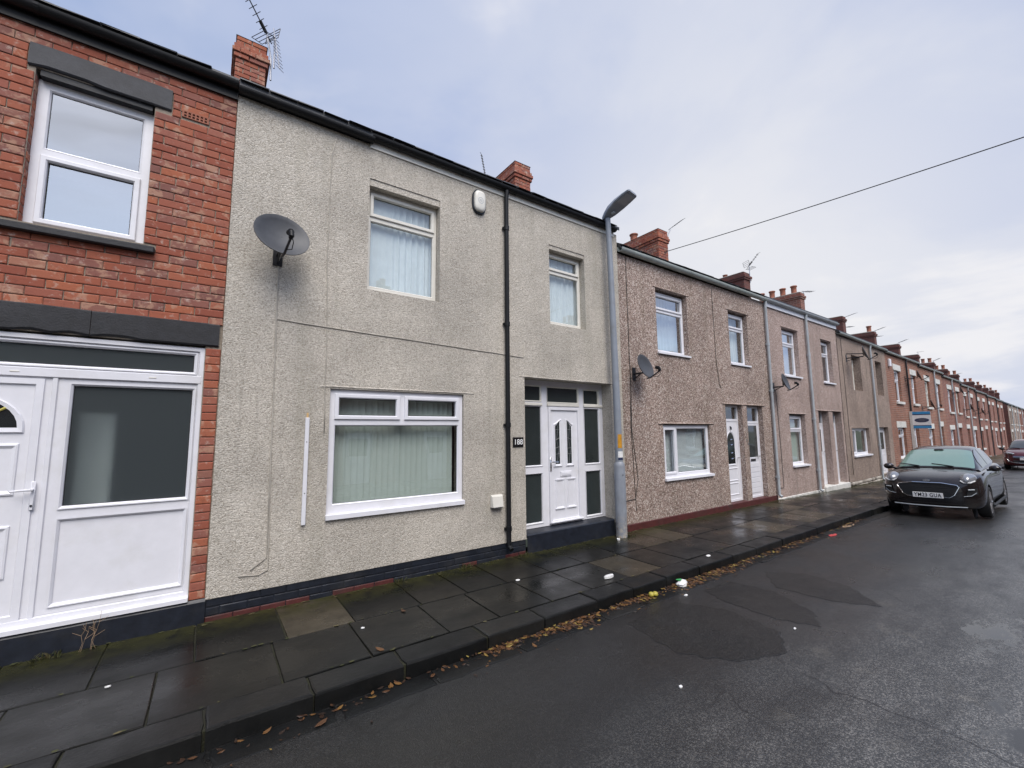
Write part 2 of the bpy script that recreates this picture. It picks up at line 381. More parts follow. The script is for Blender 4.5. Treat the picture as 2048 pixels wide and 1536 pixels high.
def mk_ground():
    # wet stone flags: each flag its own tone, moss in the joints and along the wall
    t = NT('flagstone'); p = t.coord(); scol = t.n('ShaderNodeSeparateColor'); t.l(t.n('ShaderNodeObjectInfo').outputs['Color'], scol.inputs[0]); r = scol.outputs[0]
    col = t.ramp(r, [(0.0, (0.0035, 0.0042, 0.0042)), (0.3, (0.0055, 0.006, 0.0055)), (0.55, (0.009, 0.0085, 0.007)), (0.75, (0.0145, 0.013, 0.0095)), (0.90, (0.030, 0.025, 0.017)), (1.0, (0.060, 0.050, 0.034))])
    col = t.mix(1.0, col, t.ramp(t.noise(3.5, 7, 0.7), [(0.3, 0.62), (0.7, 1.30)]), 'MULTIPLY')
    col = t.mix(t.ramp(t.noise(160, 2), [(0.58, 0.0), (0.75, 0.35)]), col, (0.05, 0.048, 0.042))
    sx = t.n('ShaderNodeSeparateXYZ'); t.l(p, sx.inputs[0])
    near = t.math('MULTIPLY', t.math('SUBTRACT', sx.outputs[1], 5.05), 1.9, True)
    mo = t.math('MULTIPLY', near, t.ramp(t.noise(5.0, 6, 0.7), [(0.33, 0.0), (0.55, 0.95)]))
    col = t.mix(mo, col, (0.034, 0.034, 0.010))
    wet = t.noise(1.15, 5, 0.6, t.mapv((1, 1.5, 1), (3, 1, 0)))
    ro = t.ramp(wet, [(0.33, 0.07), (0.40, 0.22), (0.52, 0.36), (0.70, 0.55)])
    col = t.mix(t.ramp(t.noise(6.5, 6, 0.75, t.mapv((1, 1, 1), (1, 7, 0))), [(0.56, 0.0), (0.68, 0.55)]), col, (0.005, 0.005, 0.0045))
    t.set(Base_Color=col, Roughness=ro, Specular_IOR_Level=0.30)
    t.bump(t.math('ADD', t.noise(26, 6, 0.65), t.math('MULTIPLY', t.noise(140, 2), 0.25)), 0.30, 0.006); M['flagstone'] = t.mat
    t = NT('kerbstone'); r = t.rnd()
    col = t.ramp(r, [(0.0, (0.0045, 0.005, 0.0052)), (0.5, (0.008, 0.0084, 0.0085)), (1.0, (0.014, 0.0138, 0.0128))])
    col = t.mix(1.0, col, t.ramp(t.noise(4.5, 7, 0.7), [(0.3, 0.6), (0.7, 1.35)]), 'MULTIPLY')
    t.set(Base_Color=col, Roughness=t.ramp(t.noise(2.0, 5), [(0.35, 0.28), (0.65, 0.55)]), Specular_IOR_Level=0.32); t.bump(t.noise(24, 6, 0.7), 0.45, 0.008); M['kerbstone'] = t.mat
    t = NT('joint_dirt'); t.set(Base_Color=t.ramp(t.noise(7, 6, 0.7), [(0.35, (0.006, 0.0055, 0.004)), (0.6, (0.018, 0.019, 0.006))]), Roughness=0.8); t.bump(t.noise(60, 4), 0.6, 0.01); M['joint_dirt'] = t.mat
    for nm, k, wa in (('asphalt', 1.0, 0.0), ('asphalt_patch', 1.6, 0.3)):
        t = NT(nm)
        ag = t.voro(120, 'F1'); agc = t.voro(120, 'F1', out='Color'); s3 = t.n('ShaderNodeSeparateColor'); t.l(agc, s3.inputs[0])
        col = t.ramp(s3.outputs[0], [(0.0, (0.0022*k, 0.0023*k, 0.0025*k)), (0.6, (0.0052*k, 0.0054*k, 0.0055*k)), (0.95, (0.017*k, 0.0167*k, 0.016*k))])
        col = t.mix(1.0, col, t.ramp(t.noise(0.8, 7, 0.65), [(0.3, 0.70), (0.7, 1.25)]), 'MULTIPLY')
        col = t.mix(t.ramp(t.noise(1.7, 6, 0.7, t.mapv((1, 1, 1), (7, 3, 0))), [(0.60, 0.0), (0.78, 0.35)]), col, (0.034, 0.031, 0.025))
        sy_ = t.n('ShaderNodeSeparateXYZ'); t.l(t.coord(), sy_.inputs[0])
        dry_sheen = t.math('MULTIPLY', t.math('SUBTRACT', 2.35, sy_.outputs[1]), 0.5, True)  # drying tarmac plus the sky's wet sheen, painted into the colour away from kerb
        dry_sheen = t.math('MULTIPLY', dry_sheen, t.ramp(t.noise(1.9, 6, 0.68, t.mapv((0.55, 1.6, 1), (9, 2, 0))), [(0.34, 0.25), (0.62, 1.0)]))
        if nm == 'asphalt': col = t.mix(dry_sheen, col, t.mix(1.0, col, (17.0, 16.7, 16.2), 'MULTIPLY'))
        wob = t.n('ShaderNodeVectorMath', operation='ADD'); nzv = t.n('ShaderNodeTexNoise'); nzv.inputs['Scale'].default_value = 3.0; nzv.inputs['Detail'].default_value = 4; t.l(t.coord(), nzv.inputs['Vector']); vs_ = t.n('ShaderNodeVectorMath', operation='SCALE'); t.l(nzv.outputs['Color'], vs_.inputs[0]); vs_.inputs['Scale'].default_value = 0.35; t.l(t.coord(), wob.inputs[0]); t.l(vs_.outputs[0], wob.inputs[1])
        ck = t.voro(0.75, 'DISTANCE_TO_EDGE', wob.outputs[0])
        ckm = t.math('MULTIPLY', t.ramp(ck, [(0.004, 1.0), (0.011, 0.0)]), t.ramp(t.noise(0.6, 3, 0.5, t.mapv((1, 1, 1), (3, 8, 1))), [(0.50, 0.0), (0.58, 0.9)]))
        if nm == 'asphalt': col = t.mix(ckm, col, (0.0015, 0.0015, 0.0015))
        pud = t.noise(0.75, 6, 0.62, t.mapv((1.0, 1.7, 1), (2.2, 0.6, 0)))
        ro = t.ramp(pud, [(0.33, 0.20), (0.50, 0.32), (0.64, 0.46)])
        # shallow standing water in the worn middle of the road
        sx = t.n('ShaderNodeSeparateXYZ'); t.l(t.coord(), sx.inputs[0])
        mid = t.math('MULTIPLY', t.math('SUBTRACT', 1.75, sx.outputs[1]), 1.0, True)
        wn_ = t.math('ADD', t.noise(1.15, 5, 0.6, t.mapv((0.8, 1.5, 1), (1.3, 4.1, 0))), t.math('MULTIPLY', t.math('SUBTRACT', mid, 1.0), 0.3))
        pw = t.ramp(wn_, [(0.545, 0.0), (0.60, 1.0)]) if nm == 'asphalt' else t.math('MULTIPLY', mid, 0.0)
        dry = t.math('SUBTRACT', 1.0, pw)
        t.set(Base_Color=t.mix(pw, col, (0.014, 0.014, 0.0135)), Roughness=t.math('ADD', t.math('MULTIPLY', ro, dry), 0.05), Specular_IOR_Level=0.85 if nm == 'asphalt' else 0.40)
        b1 = t.n('ShaderNodeBump'); b1.inputs['Distance'].default_value = 0.006; t.l(t.math('MULTIPLY', dry, 0.40), b1.inputs['Strength']); t.l(t.math('MULTIPLY', ag, -1.0), b1.inputs['Height'])
        b2 = t.n('ShaderNodeBump'); b2.inputs['Distance'].default_value = 0.03; t.l(t.math('MULTIPLY', dry, 0.12), b2.inputs['Strength']); t.l(t.noise(9, 5, 0.6), b2.inputs['Height']); t.l(b1.outputs[0], b2.inputs['Normal']); t.l(b2.outputs[0], t.b.inputs['Normal'])
        M[nm] = t.mat
    t = NT('water'); t.set(Base_Color=(0.012, 0.012, 0.012), Roughness=0.05, Specular_IOR_Level=0.5); t.bump(t.noise(20, 2), 0.015, 0.01); M['water'] = t.mat
    t = NT('leaf'); t.set(Base_Color=t.ramp(t.rnd(), [(0.0, (0.016, 0.010, 0.007)), (0.4, (0.045, 0.022, 0.012)), (0.68, (0.10, 0.045, 0.018)), (0.88, (0.17, 0.085, 0.025)), (1.0, (0.26, 0.20, 0.05))]), Roughness=0.5); M['leaf'] = t.mat
    t = NT('weed'); t.set(Base_Color=t.ramp(t.rnd(), [(0.0, (0.03, 0.038, 0.010)), (0.6, (0.055, 0.055, 0.018)), (1.0, (0.11, 0.09, 0.04))]), Roughness=0.7); M['weed'] = t.mat
    t = NT('rubble'); t.set(Base_Color=t.ramp(t.rnd(), [(0.0, (0.16, 0.14, 0.12)), (0.5, (0.30, 0.27, 0.23)), (1.0, (0.42, 0.39, 0.34))]), Roughness=0.9); t.bump(t.noise(25, 5), 0.6, 0.01); M['rubble'] = t.mat
    t = NT('field'); t.set(Base_Color=t.ramp(t.noise(0.05, 6), [(0.3, (0.04, 0.05, 0.02)), (0.7, (0.07, 0.075, 0.04))]), Roughness=0.95); M['field'] = t.mat
mk_ground()
def mk_car(name, col, flake):
    t = NT(name); t.set(Base_Color=t.ramp(t.noise(3, 5, 0.6), [(0.3, col), (0.7, tuple(c*1.5+0.004 for c in col))]), Roughness=0.25, Metallic=0.0, Coat_Weight=0.7, Coat_Roughness=0.03, Specular_IOR_Level=0.3)
    M[name] = t.mat
mk_car('car_black', (0.010, 0.0075, 0.0075), 0); mk_car('car_red', (0.06, 0.010, 0.013), 0)
def mk_porch_glass():
    t = NT('porch_glass'); t.set(Base_Color=(0.40, 0.48, 0.51), Roughness=0.52, Transmission_Weight=0.9, IOR=1.16, Coat_Weight=0.55, Coat_Roughness=0.16); t.bump(t.noise(120, 2), 0.15, 0.003); M['porch_glass'] = t.mat
mk_porch_glass()
def mk_screen(name, tint):
    t = NT(name); t.set(Base_Color=tint, Roughness=0.12, Specular_IOR_Level=0.9, Coat_Weight=0.6, Coat_Roughness=0.1); M[name] = t.mat
mk_screen('windscreen', (0.15, 0.25, 0.215)); mk_screen('car_glass', (0.012, 0.014, 0.014))
t = NT('headlamp'); t.set(Base_Color=(0.22, 0.23, 0.25), Roughness=0.15, Metallic=0.2, Coat_Weight=1.0); M['headlamp'] = t.mat
# ================================================================== ground, road, pavement
KO, RO = -1.97, -8.2            # kerb line and far kerb line, as offsets from the terrace front
def crown(off):
    t = (off-(KO+RO)/2)/((KO-RO)/2)
    return -0.125 + 0.05*(1-t*t)
g = MB(); g.quad((-700, -700, -3.4), (900, -700, -3.4), (900, 900, -3.4), (-700, 900, -3.4)); tag(g.obj('ground', M['field']), kind='structure')
rb = MB(); us = [-24+1.5*i for i in range(36)] + [30+6*i for i in range(26)]
offs = [KO-(KO-RO)*k/15 for k in range(16)]
def roadz(y):
    o = y-D0; t = (KO-o)/(KO-RO)*15; i = max(0, min(14, int(t))); f = t-i; return crown(offs[i])*(1-f)+crown(offs[i+1])*f
rb.loops([[SP(u, o, zg(u)+crown(o)) for o in offs] for u in us], close=False)
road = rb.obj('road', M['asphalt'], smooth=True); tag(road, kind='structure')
# channel stones along the kerb
def jit(a): return random.uniform(-a, a)
def slab_mesh(name, L, W, H, c, mat, j=0.004, nseg=5):
    # a worn slab: top edge ragged, arrises rounded
    m = MB(); pts = []
    for k in range(nseg+1): pts.append((-L/2+L*k/nseg, -W/2))
    for k in range(1, 4): pts.append((L/2, -W/2+W*k/3))
    for k in range(1, nseg+1): pts.append((L/2-L*k/nseg, W/2))
    for k in range(1, 3): pts.append((-L/2, W/2-W*k/3))
    base = [(x+jit(j), y+jit(j)) for x, y in pts]
    top = []
    for x, y in base:
        top.append((x*(1-2*c/L), y*(1-2*c/W), 0))
    m.loops([[(x, y, -H) for x, y in base], [(x, y, -c) for x, y in base], [(x, y, -c*0.25) for x, y in [(b[0]*(1-0.6*c/L), b[1]*(1-0.6*c/W)) for b in base]], top], cap1=True)
    me = bpy.data.meshes.new(name); me.from_pydata(m.v, [], m.f); me.materials.append(mat)
    bm = bmesh.new(); bm.from_mesh(me); bmesh.ops.recalc_face_normals(bm, faces=bm.faces); bm.to_mesh(me); bm.free(); return me
def lay(name, me, u, off, z, parent, tone, tilt=0.004):
    o = link(name, me, parent); p = SP(u, off, z); o.location = p
    o.rotation_euler = (jit(tilt), jit(tilt), TH if u > U0 else 0); o.color = (tone, tone, tone, 1); return o
u = -7.0
while u < 44:
    L = random.uniform(0.55, 0.85)
    me = slab_mesh('channel_stone', L-0.02, 0.225, 0.10, 0.02, M['kerbstone'], 0.016)
    lay('channel_stone', me, u+L/2, KO-0.125, zg(u)-0.113+jit(0.004), road, random.random()*0.6, 0.01); u += L
# repair patches in the tarmac
def patch(pts):
    m = MB(); n = len(pts); ring = []
    cx = sum(p[0] for p in pts)/n; cy = sum(p[1] for p in pts)/n
    for i in range(n):
        a = Vector(pts[i]); b = Vector(pts[(i+1) % n])
        nn = 16
        for k in range(nn): q = a.lerp(b, k/nn); f = 1+jit(0.018)+0.03*math.sin(k*0.9+i*2.1)*math.sin(math.pi*k/nn); ring.append((cx+(q.x-cx)*f, cy+(q.y-cy)*f))
    cx = sum(p[0] for p in pts)/n; cy = sum(p[1] for p in pts)/n
    m.loops([[(cx+(x-cx)*s, cy+(y-cy)*s, roadz(cy+(y-cy)*s)+(0.0035 if s < 1 else 0.0012)) for x, y in ring] for s in (0.02, 0.2, 0.4, 0.6, 0.8, 0.97, 1.0)])
    o = m.obj('tarmac_patch', M['asphalt_patch'], road); return o
patch([(6.55, 3.15), (6.9, 2.75), (6.75, 2.2), (6.25, 1.75), (6.0, 2.15), (6.0, 2.75)])
patch([(5.8, 3.22), (5.85, 2.7), (5.5, 2.15), (5.15, 1.95), (5.0, 2.3), (5.05, 2.9), (5.2, 3.25)])
patch([(4.85, 2.75), (4.72, 2.15), (4.3, 1.92), (3.85, 2.1), (3.55, 2.5), (3.7, 3.2), (4.6, 3.25)])
pv = MB(); pus = [-24, 12, 17.9]+[20+4*i for i in range(26)]
pv.loops([[SP(u, 0.35, zg(u)-0.014), SP(u, KO+0.02, zg(u)-0.014), SP(u, KO+0.02, zg(u)-0.3)] for u in pus], close=False)
pave = pv.obj('pavement', M['joint_dirt']); tag(pave, kind='structure')
LIGHT = {(0, 1): 0.93}
def flags(u, stop, w0, w1, row, joints=()):
    k = 0; joints = list(joints)
    while u < stop:
        if joints: L = joints.pop(0)-u
        else: L = random.choice((0.60, 0.66, 0.72, 0.78, 0.9, 0.66))
        W = w1-w0
        me = slab_mesh('flagstone', L-0.012, W-0.012, 0.05, 0.008, M['flagstone'], 0.005)
        tone = min(1, random.random()**1.6)
        if row == 1 and abs(u-0.70) < 0.1: tone = 0.97
        if u > 7 and random.random() < 0.18: tone = 0.95
        lay('flagstone', me, u+L/2, (w0+w1)/2, zg(u)+jit(0.003), pave, tone, 0.005); u += L; k += 1
flags(-3.85, 34, -0.89, 0.02, 1, (-3.2, -2.5, -1.95, -1.3, -0.65, 0.0, 0.70, 1.32, 2.04, 2.62, 3.2, 3.9, 4.55, 5.3))
flags(-4.1, 34, KO+0.29, -0.89, 0, (-3.3, -2.6, -1.7, -1.05, -0.24, 0.57, 1.25, 1.99, 2.56, 3.26, 3.9, 4.6, 5.26))
u = -3.55; kj = [-2.9, -2.1, -1.35, -0.62, 0.08, 0.73, 1.43, 2.23, 2.91, 3.68, 4.3, 4.94, 5.7]
while u < 46:
    L = (kj.pop(0)-u) if kj else random.uniform(0.62, 0.95)
    me = slab_mesh('kerbstone', L-0.014, 0.285, 0.24, 0.018, M['kerbstone'], 0.007)
    lay('kerbstone', me, u+L/2, KO+0.145, zg(u)+0.004+jit(0.005), pave, random.random(), 0.006); u += L
m = MB(); m.loops([[SP(u, 0.02, zg(u)-0.002), SP(u, KO, zg(u)-0.002), SP(u, KO, zg(u)-0.2)] for u in [33.9+4*i for i in range(30)]], close=False)
tag(m.obj('far_flags', M['flagstone'], pave), kind='stuff')
# the pavement across the street
m = MB(); m.loops([[SP(u, RO, zg(u)-0.25), SP(u, RO, zg(u)-0.005), SP(u, RO-2.4, zg(u)+0.01)] for u in pus], close=False)
tag(m.obj('pavement', M['flagstone']), kind='structure')

# ================================================================== house parts
def wall_mesh(w, z0, z1, ops, depth=0.3, y=0.0, back=7.6, gable=True, ridge=None):
    m = MB(); xs = sorted({0.0, w, *[o[0] for o in ops], *[o[1] for o in ops]}); zs = sorted({z0, z1, *[o[2] for o in ops], *[o[3] for o in ops]})
    xs = [x for x in xs if -1e-6 <= x <= w+1e-6]; zs = [z for z in zs if z0-1e-6 <= z <= z1+1e-6]
    for i in range(len(xs)-1):
        for k in range(len(zs)-1):
            cx, cz = (xs[i]+xs[i+1])/2, (zs[k]+zs[k+1])/2
            if any(o[0] < cx < o[1] and o[2] < cz < o[3] for o in ops): continue
            m.quad((xs[i], y, zs[k]), (xs[i+1], y, zs[k]), (xs[i+1], y, zs[k+1]), (xs[i], y, zs[k+1]))
    for a, b, c, d in ops:
        c2, d2 = max(c, z0), min(d, z1)
        m.quad((a, y, c2), (a, y+depth, c2), (a, y+depth, d2), (a, y, d2)); m.quad((b, y, c2), (b, y, d2), (b, y+depth, d2), (b, y+depth, c2))
        m.quad((a, y, d2), (a, y+depth, d2), (b, y+depth, d2), (b, y, d2)); m.quad((a, y, c2), (b, y, c2), (b, y+depth, c2), (a, y+depth, c2))
    if back:
        e = 0.012
        m.quad((e, y, z0), (e, y, z1), (e, back, z1), (e, back, z0)); m.quad((w-e, y, z0), (w-e, back, z0), (w-e, back, z1), (w-e, y, z1))
        m.quad((0, back, z0), (0, back, z1), (w, back, z1), (w, back, z0))
        if ridge: 
            for x in (e, w-e): m.poly([(x, 0.0, z1), (x, back, z1), (x, back/2, ridge)])
    return m
def room(root, w, zs):
    m = MB()
    m.box(0.03, w-0.03, 0.32, 3.2, zs[0], zs[1]); m2 = [q for q in range(len(m.f))]
    m.box(0.03, w-0.03, 0.32, 3.2, zs[1]+0.25, zs[2])
    # open the sides facing the street
    keep = [f for i, f in enumerate(m.f) if i not in (2, 8)]; m.f = keep; m.m = m.m[:len(keep)]
    return m.obj('interior', M['interior'], root)
def window(root, x0, x1, z0, z1, y, lights, mat='upvc', glass='glass', fw=0.055, sill=None, sill_mat=None, beads=True, simple=False):
    """lights = [(x0,x1,z0,z1,opens)] in house coordinates; the frame fills the opening"""
    m = wall_mesh_front(x0, x1, z0, z1, [l[:4] for l in lights], y)
    fr = m.obj('window', M[mat], root)
    for a, b, c, d, op in lights:
        s = MB()
        if op:
            s.ring(a-0.006, b+0.006, c-0.006, d+0.006, [(0, y), (0, y-0.016), (0.006, y-0.021), (0.040, y-0.021), (0.050, y-0.010), (0.052, y+0.022)])
            s.obj('sash', M[mat], fr); i = 0.05
            e = MB(); e.ring(a, b, c, d, [(0.047, y+0.0215), (0.054, y+0.0215)]); e.obj('gasket', M['rubber'], fr)
        else:
            s.ring(a, b, c, d, [(-0.001, y-0.002), (0.004, y-0.002), (0.016, y+0.012), (0.017, y+0.024)]); s.obj('glazing_bead', M[mat], fr); i = 0.016
            if not simple: e = MB(); e.ring(a, b, c, d, [(0.015, y+0.0235), (0.021, y+0.0235)]); e.obj('gasket', M['rubber'], fr)
        p = MB(); p.quad((a+i-0.004, y+0.026, c+i-0.004), (b-i+0.004, y+0.026, c+i-0.004), (b-i+0.004, y+0.026, d-i+0.004), (a+i-0.004, y+0.026, d-i+0.004)); p.obj('pane', M[glass], fr)
    if sill:
        pr, h, ov = sill; s = MB()
        s.loops([[(x0-ov, y+0.02, z0+0.002), (x0-ov, -pr, z0-0.012), (x0-ov, -pr, z0-h), (x0-ov, y+0.02, z0-h+0.004)], [(x1+ov, y+0.02, z0+0.002), (x1+ov, -pr, z0-0.012), (x1+ov, -pr, z0-h), (x1+ov, y+0.02, z0-h+0.004)]], cap0=True, cap1=True)
        s.obj('sill', M[sill_mat or mat], fr)
    return fr
def wall_mesh_front(x0, x1, z0, z1, holes, y, depth=0.06):
    m = MB(); xs = sorted({x0, x1, *[o[0] for o in holes], *[o[1] for o in holes]}); zs = sorted({z0, z1, *[o[2] for o in holes], *[o[3] for o in holes]})
    for i in range(len(xs)-1):
        for k in range(len(zs)-1):
            cx, cz = (xs[i]+xs[i+1])/2, (zs[k]+zs[k+1])/2
            if any(o[0] < cx < o[1] and o[2] < cz < o[3] for o in holes): continue
            for yy in (y, y+depth): m.quad((xs[i], yy, zs[k]), (xs[i+1], yy, zs[k]), (xs[i+1], yy, zs[k+1]), (xs[i], yy, zs[k+1]))
    for a, b, c, d in [*holes, (x0, x1, z0, z1)]:
        m.quad((a, y, c), (a, y+depth, c), (a, y+depth, d), (a, y, d)); m.quad((b, y, c), (b, y, d), (b, y+depth, d), (b, y+depth, c))
        m.quad((a, y, d), (a, y+depth, d), (b, y+depth, d), (b, y, d)); m.quad((a, y, c), (b, y, c), (b, y+depth, c), (a, y+depth, c))
    return m
def top_light(x0, x1, z0, z1, zt, fw=0.055, opens=True):
    return [(x0+fw, x1-fw, zt+0.03, z1-fw, opens), (x0+fw, x1-fw, z0+fw, zt-0.03, False)]
def curtain(label, root, x0, x1, z0, z1, y, waves, amp=0.03, mat='curtain', name='net_curtain', cat='curtain', group=None):
    m = MB(); n = waves*8; rows = 4; ph = random.random()*6; L = []
    ks = [random.uniform(0.7, 1.3) for _ in range(n+1)]; p2_, p3_ = random.random()*6, random.random()*6
    def fold(i): s_ = i/n; return math.sin(2*math.pi*waves*(s_+0.05*math.sin(5*s_+p2_))+ph)*(0.55+0.45*math.sin(7.3*s_+p3_)) + 0.45*math.sin(2*math.pi*waves*1.7*s_+p2_)*(0.5+0.5*math.sin(4.1*s_+p2_))
    for r in range(rows+1):
        t = r/rows
        L.append([(x0+(x1-x0)*i/n + 0.012*math.sin(i*0.9+ph)*(1-t), y+amp*(0.5+0.5*t)*fold(i), z1+(z0-z1)*t) for i in range(n+1)])
    m.loops(L, close=False); o = m.obj(name, M[mat], smooth=True); o.matrix_world = root.matrix_world.copy() if False else Matrix.Translation(root.location) @ Matrix.Rotation(root.rotation_euler.z, 4, 'Z')
    tag(o, label, cat, group); return o
def at_root(o, root):
    o.location = root.location; o.rotation_euler = root.rotation_euler; return o
def gutter(root, x0, x1, z, mat, r=0.058, y=-0.075, fascia=None, joints=2.0, rag=0.0):
    m = MB(); n = 10; L = []
    k = max(2, int((x1-x0)/1.0))
    for i in range(k+1):
        x = x0+(x1-x0)*i/k; dz = jit(rag)
        L.append([(x, y-r*math.cos(math.pi*j/n), z+dz-r*math.sin(math.pi*j/n)) for j in range(n+1)] + [(x, y+(r-0.005)*math.cos(math.pi*j/n), z+dz-(r-0.005)*math.sin(math.pi*j/n)) for j in range(n+1)])
    m.loops(L, cap0=True, cap1=True); gu = m.obj('gutter', M[mat], root); smooth_by_angle(gu, 50)
    x = x0+0.4
    while x < x1-0.1:
        b = MB(); b.loops([[(xx, y-(r+0.006)*math.cos(math.pi*j/n), z-(r+0.006)*math.sin(math.pi*j/n)) for j in range(n+1)] for xx in (x-0.02, x+0.02)], close=False); b.obj('gutter_bracket', M[mat], gu); x += joints
    if fascia:
        b = MB(); b.box(x0, x1, -0.030, -0.006, z-fascia[0], z+0.03); b.obj('fascia', M[fascia[1]], root)
    return gu
def roof(root, w, ez, rz, depth=7.6, mat='slate', over=0.10, slates=0, x0=0.0):
    m = MB(); h = depth/2; t = 0.07; sl = (rz-ez)/h
    fz = ez-over*sl
    lo = [(-over, fz), (h, rz), (depth+over, fz), (depth+over, fz-t), (h, rz-t), (-over, fz-t)]
    m.loops([[(x, y, z) for y, z in lo] for x in (x0+0.004, w-0.004)], cap0=True, cap1=True)
    r = m.obj('roof', M[mat], root)
    if slates:
        sm = []
        for k in range(4):
            q = MB(); q.box(-0.148, 0.148, 0, 0.30, 0, 0.012); me = bpy.data.meshes.new('slate')
            vs = [(x+jit(0.006), y+(jit(0.012) if y < 0.1 else 0), z) for x, y, z in q.v]; me.from_pydata(vs, [], q.f); me.materials.append(M['slate']); sm.append(me)
        x = x0+0.15; an = math.atan(sl)
        while x < w-0.14:
            o = link('slate', random.choice(sm), r, (x, -over-0.035+jit(0.008), fz-0.035*sl+0.002+jit(0.003)), (an-0.03, jit(0.01), jit(0.012))); x += 0.302
    return r
_bm = {}
def brick_mesh(L, H, D=0.05):
    key = (round(L, 2), round(H, 3), random.randrange(3))
    if key in _bm: return _bm[key]
    L = key[0]; m = MB(); c = min(0.009, L*0.2)
    def lp(x, z, y, j): return [(-x+jit(j), y, -z+jit(j)), (x+jit(j), y, -z+jit(j)), (x+jit(j), y, z+jit(j)), (-x+jit(j), y, z+jit(j))]
    m.loops([lp(L/2, H/2, D, 0), lp(L/2, H/2, 0.006, 0.0025), lp(L/2-c*0.4, H/2-c*0.4, 0.0012, 0.002), lp(L/2-c, H/2-c, -0.0005, 0.002)], cap1=True)
    me = bpy.data.meshes.new('brick'); me.from_pydata(m.v, [], m.f); me.materials.append(M['brick'])
    bm = bmesh.new(); bm.from_mesh(me); bmesh.ops.recalc_face_normals(bm, faces=bm.faces); bm.to_mesh(me); bm.free()
    _bm[key] = me; return me
CH = 0.086
def courses(x0, x1, z0, z1, blocks, per=0.247, shift=0.0):
    """stretcher bond clipped to the free intervals of every course -> [(xc, zc, L)]"""
    out = []; k = 0; z = z0
    while z < z1-0.03:
        zc = z+CH/2; iv = [(x0, x1)]
        for a, b, c, d in blocks:
            if c < zc < d:
                nv = []
                for p, q in iv:
                    if b <= p or a >= q: nv.append((p, q)); continue
                    if a > p: nv.append((p, a))
                    if b < q: nv.append((b, q))
                iv = nv
        ph = shift + (per/2 if k % 2 else 0.0)
        for p, q in iv:
            x = math.floor((p-ph)/per)*per+ph
            cuts = [p]
            x += per
            while x < q-0.03:
                if x > p+0.03: cuts.append(x+jit(0.004))
                x += per
            cuts.append(q)
            for a, b in zip(cuts[:-1], cuts[1:]): out.append(((a+b)/2, zc, b-a-0.008))
        k += 1; z += CH
    return out
def chimney(root, x0, w, y0, d, zb, zt, bricks=True, pots=(), mat='brickwork', corbel=True, cap=True):
    m = MB(); m.box(x0+0.012, x0+w-0.012, y0+0.012, y0+d-0.012, zb-1.2, zt-0.005)
    ch = m.obj('chimney', M['mortar'] if bricks else M[mat], root)
    H = CH-0.011; n = int(round((zt-zb)/CH))
    if bricks:
        for k in range(n):
            zc = zt-(k+0.5)*CH; pr = {0: 0.0, 1: 0.0, 2: 0.03, 3: 0.055, 4: 0.03}.get(k, 0.0) if corbel else 0.0
            xa, xb, ya, yb = x0-pr, x0+w+pr, y0-pr, y0+d+pr; per = 0.235
            st = 0.12 if k % 2 else 0.235; cuts = [xa]; x = xa+st
            while x < xb-0.06: cuts.append(x); x += per
            cuts.append(xb)
            for a, b in zip(cuts[:-1], cuts[1:]): link('brick', brick_mesh(b-a-0.011, H, 0.07), ch, ((a+b)/2, ya+jit(0.003), zc))
            st = 0.235 if k % 2 else 0.12; cuts = [ya+0.001]; x = ya+st
            while x < yb-0.06: cuts.append(x); x += per
            cuts.append(yb)
            for a, b in zip(cuts[:-1], cuts[1:]):
                link('brick', brick_mesh(b-a-0.011, H, 0.07), ch, (xa+jit(0.003), (a+b)/2, zc), (0, 0, -math.pi/2))
            if pr or True:
                c2 = MB(); 
                if pr: c2.box(xa+0.02, xb-0.004, ya+0.02, yb-0.004, zc-H/2, zc+H/2); c2.obj('corbel', M['brickwork'], ch)
    else:
        c = MB(); c.box(x0-0.03, x0+w+0.03, y0-0.03, y0+d+0.03, zt-0.30, zt-0.22); c.box(x0-0.055, x0+w+0.055, y0-0.055, y0+d+0.055, zt-0.22, zt-0.13); c.box(x0-0.005, x0+w+0.005, y0-0.005, y0+d+0.005, zt-0.13, zt); c.obj('corbel', M[mat], ch)
    if cap:
        c = MB(); c.loops([[(x0-0.01, y0-0.01, zt-0.004), (x0+w+0.01, y0-0.01, zt-0.004), (x0+w+0.01, y0+d+0.01, zt-0.004), (x0-0.01, y0+d+0.01, zt-0.004)], [(x0+0.08, y0+0.08, zt+0.045), (x0+w-0.08, y0+0.08, zt+0.05), (x0+w-0.08, y0+d-0.08, zt+0.04), (x0+0.08, y0+d-0.08, zt+0.05)]], cap1=True); c.obj('flaunching', M['flaunch'], ch)
    for (py, h, r) in pots:
        c = MB(); cxp = x0+w/2; n = 12
        prof = [(r*1.05, 0), (r*1.05, 0.03), (r*0.92, 0.05), (r*0.95, h*0.8), (r*1.02, h*0.84), (r*1.18, h*0.88), (r*1.18, h*0.97), (r*1.08, h), (r*0.8, h), (r*0.78, h*0.5)]
        c.loops([[(cxp+rr*math.cos(2*math.pi*j/n), y0+py+rr*math.sin(2*math.pi*j/n), zt+0.02+zz) for j in range(n)] for rr, zz in prof]); q = c.obj('chimney_pot', M['terracotta'], ch); smooth_by_angle(q, 50)
    return ch
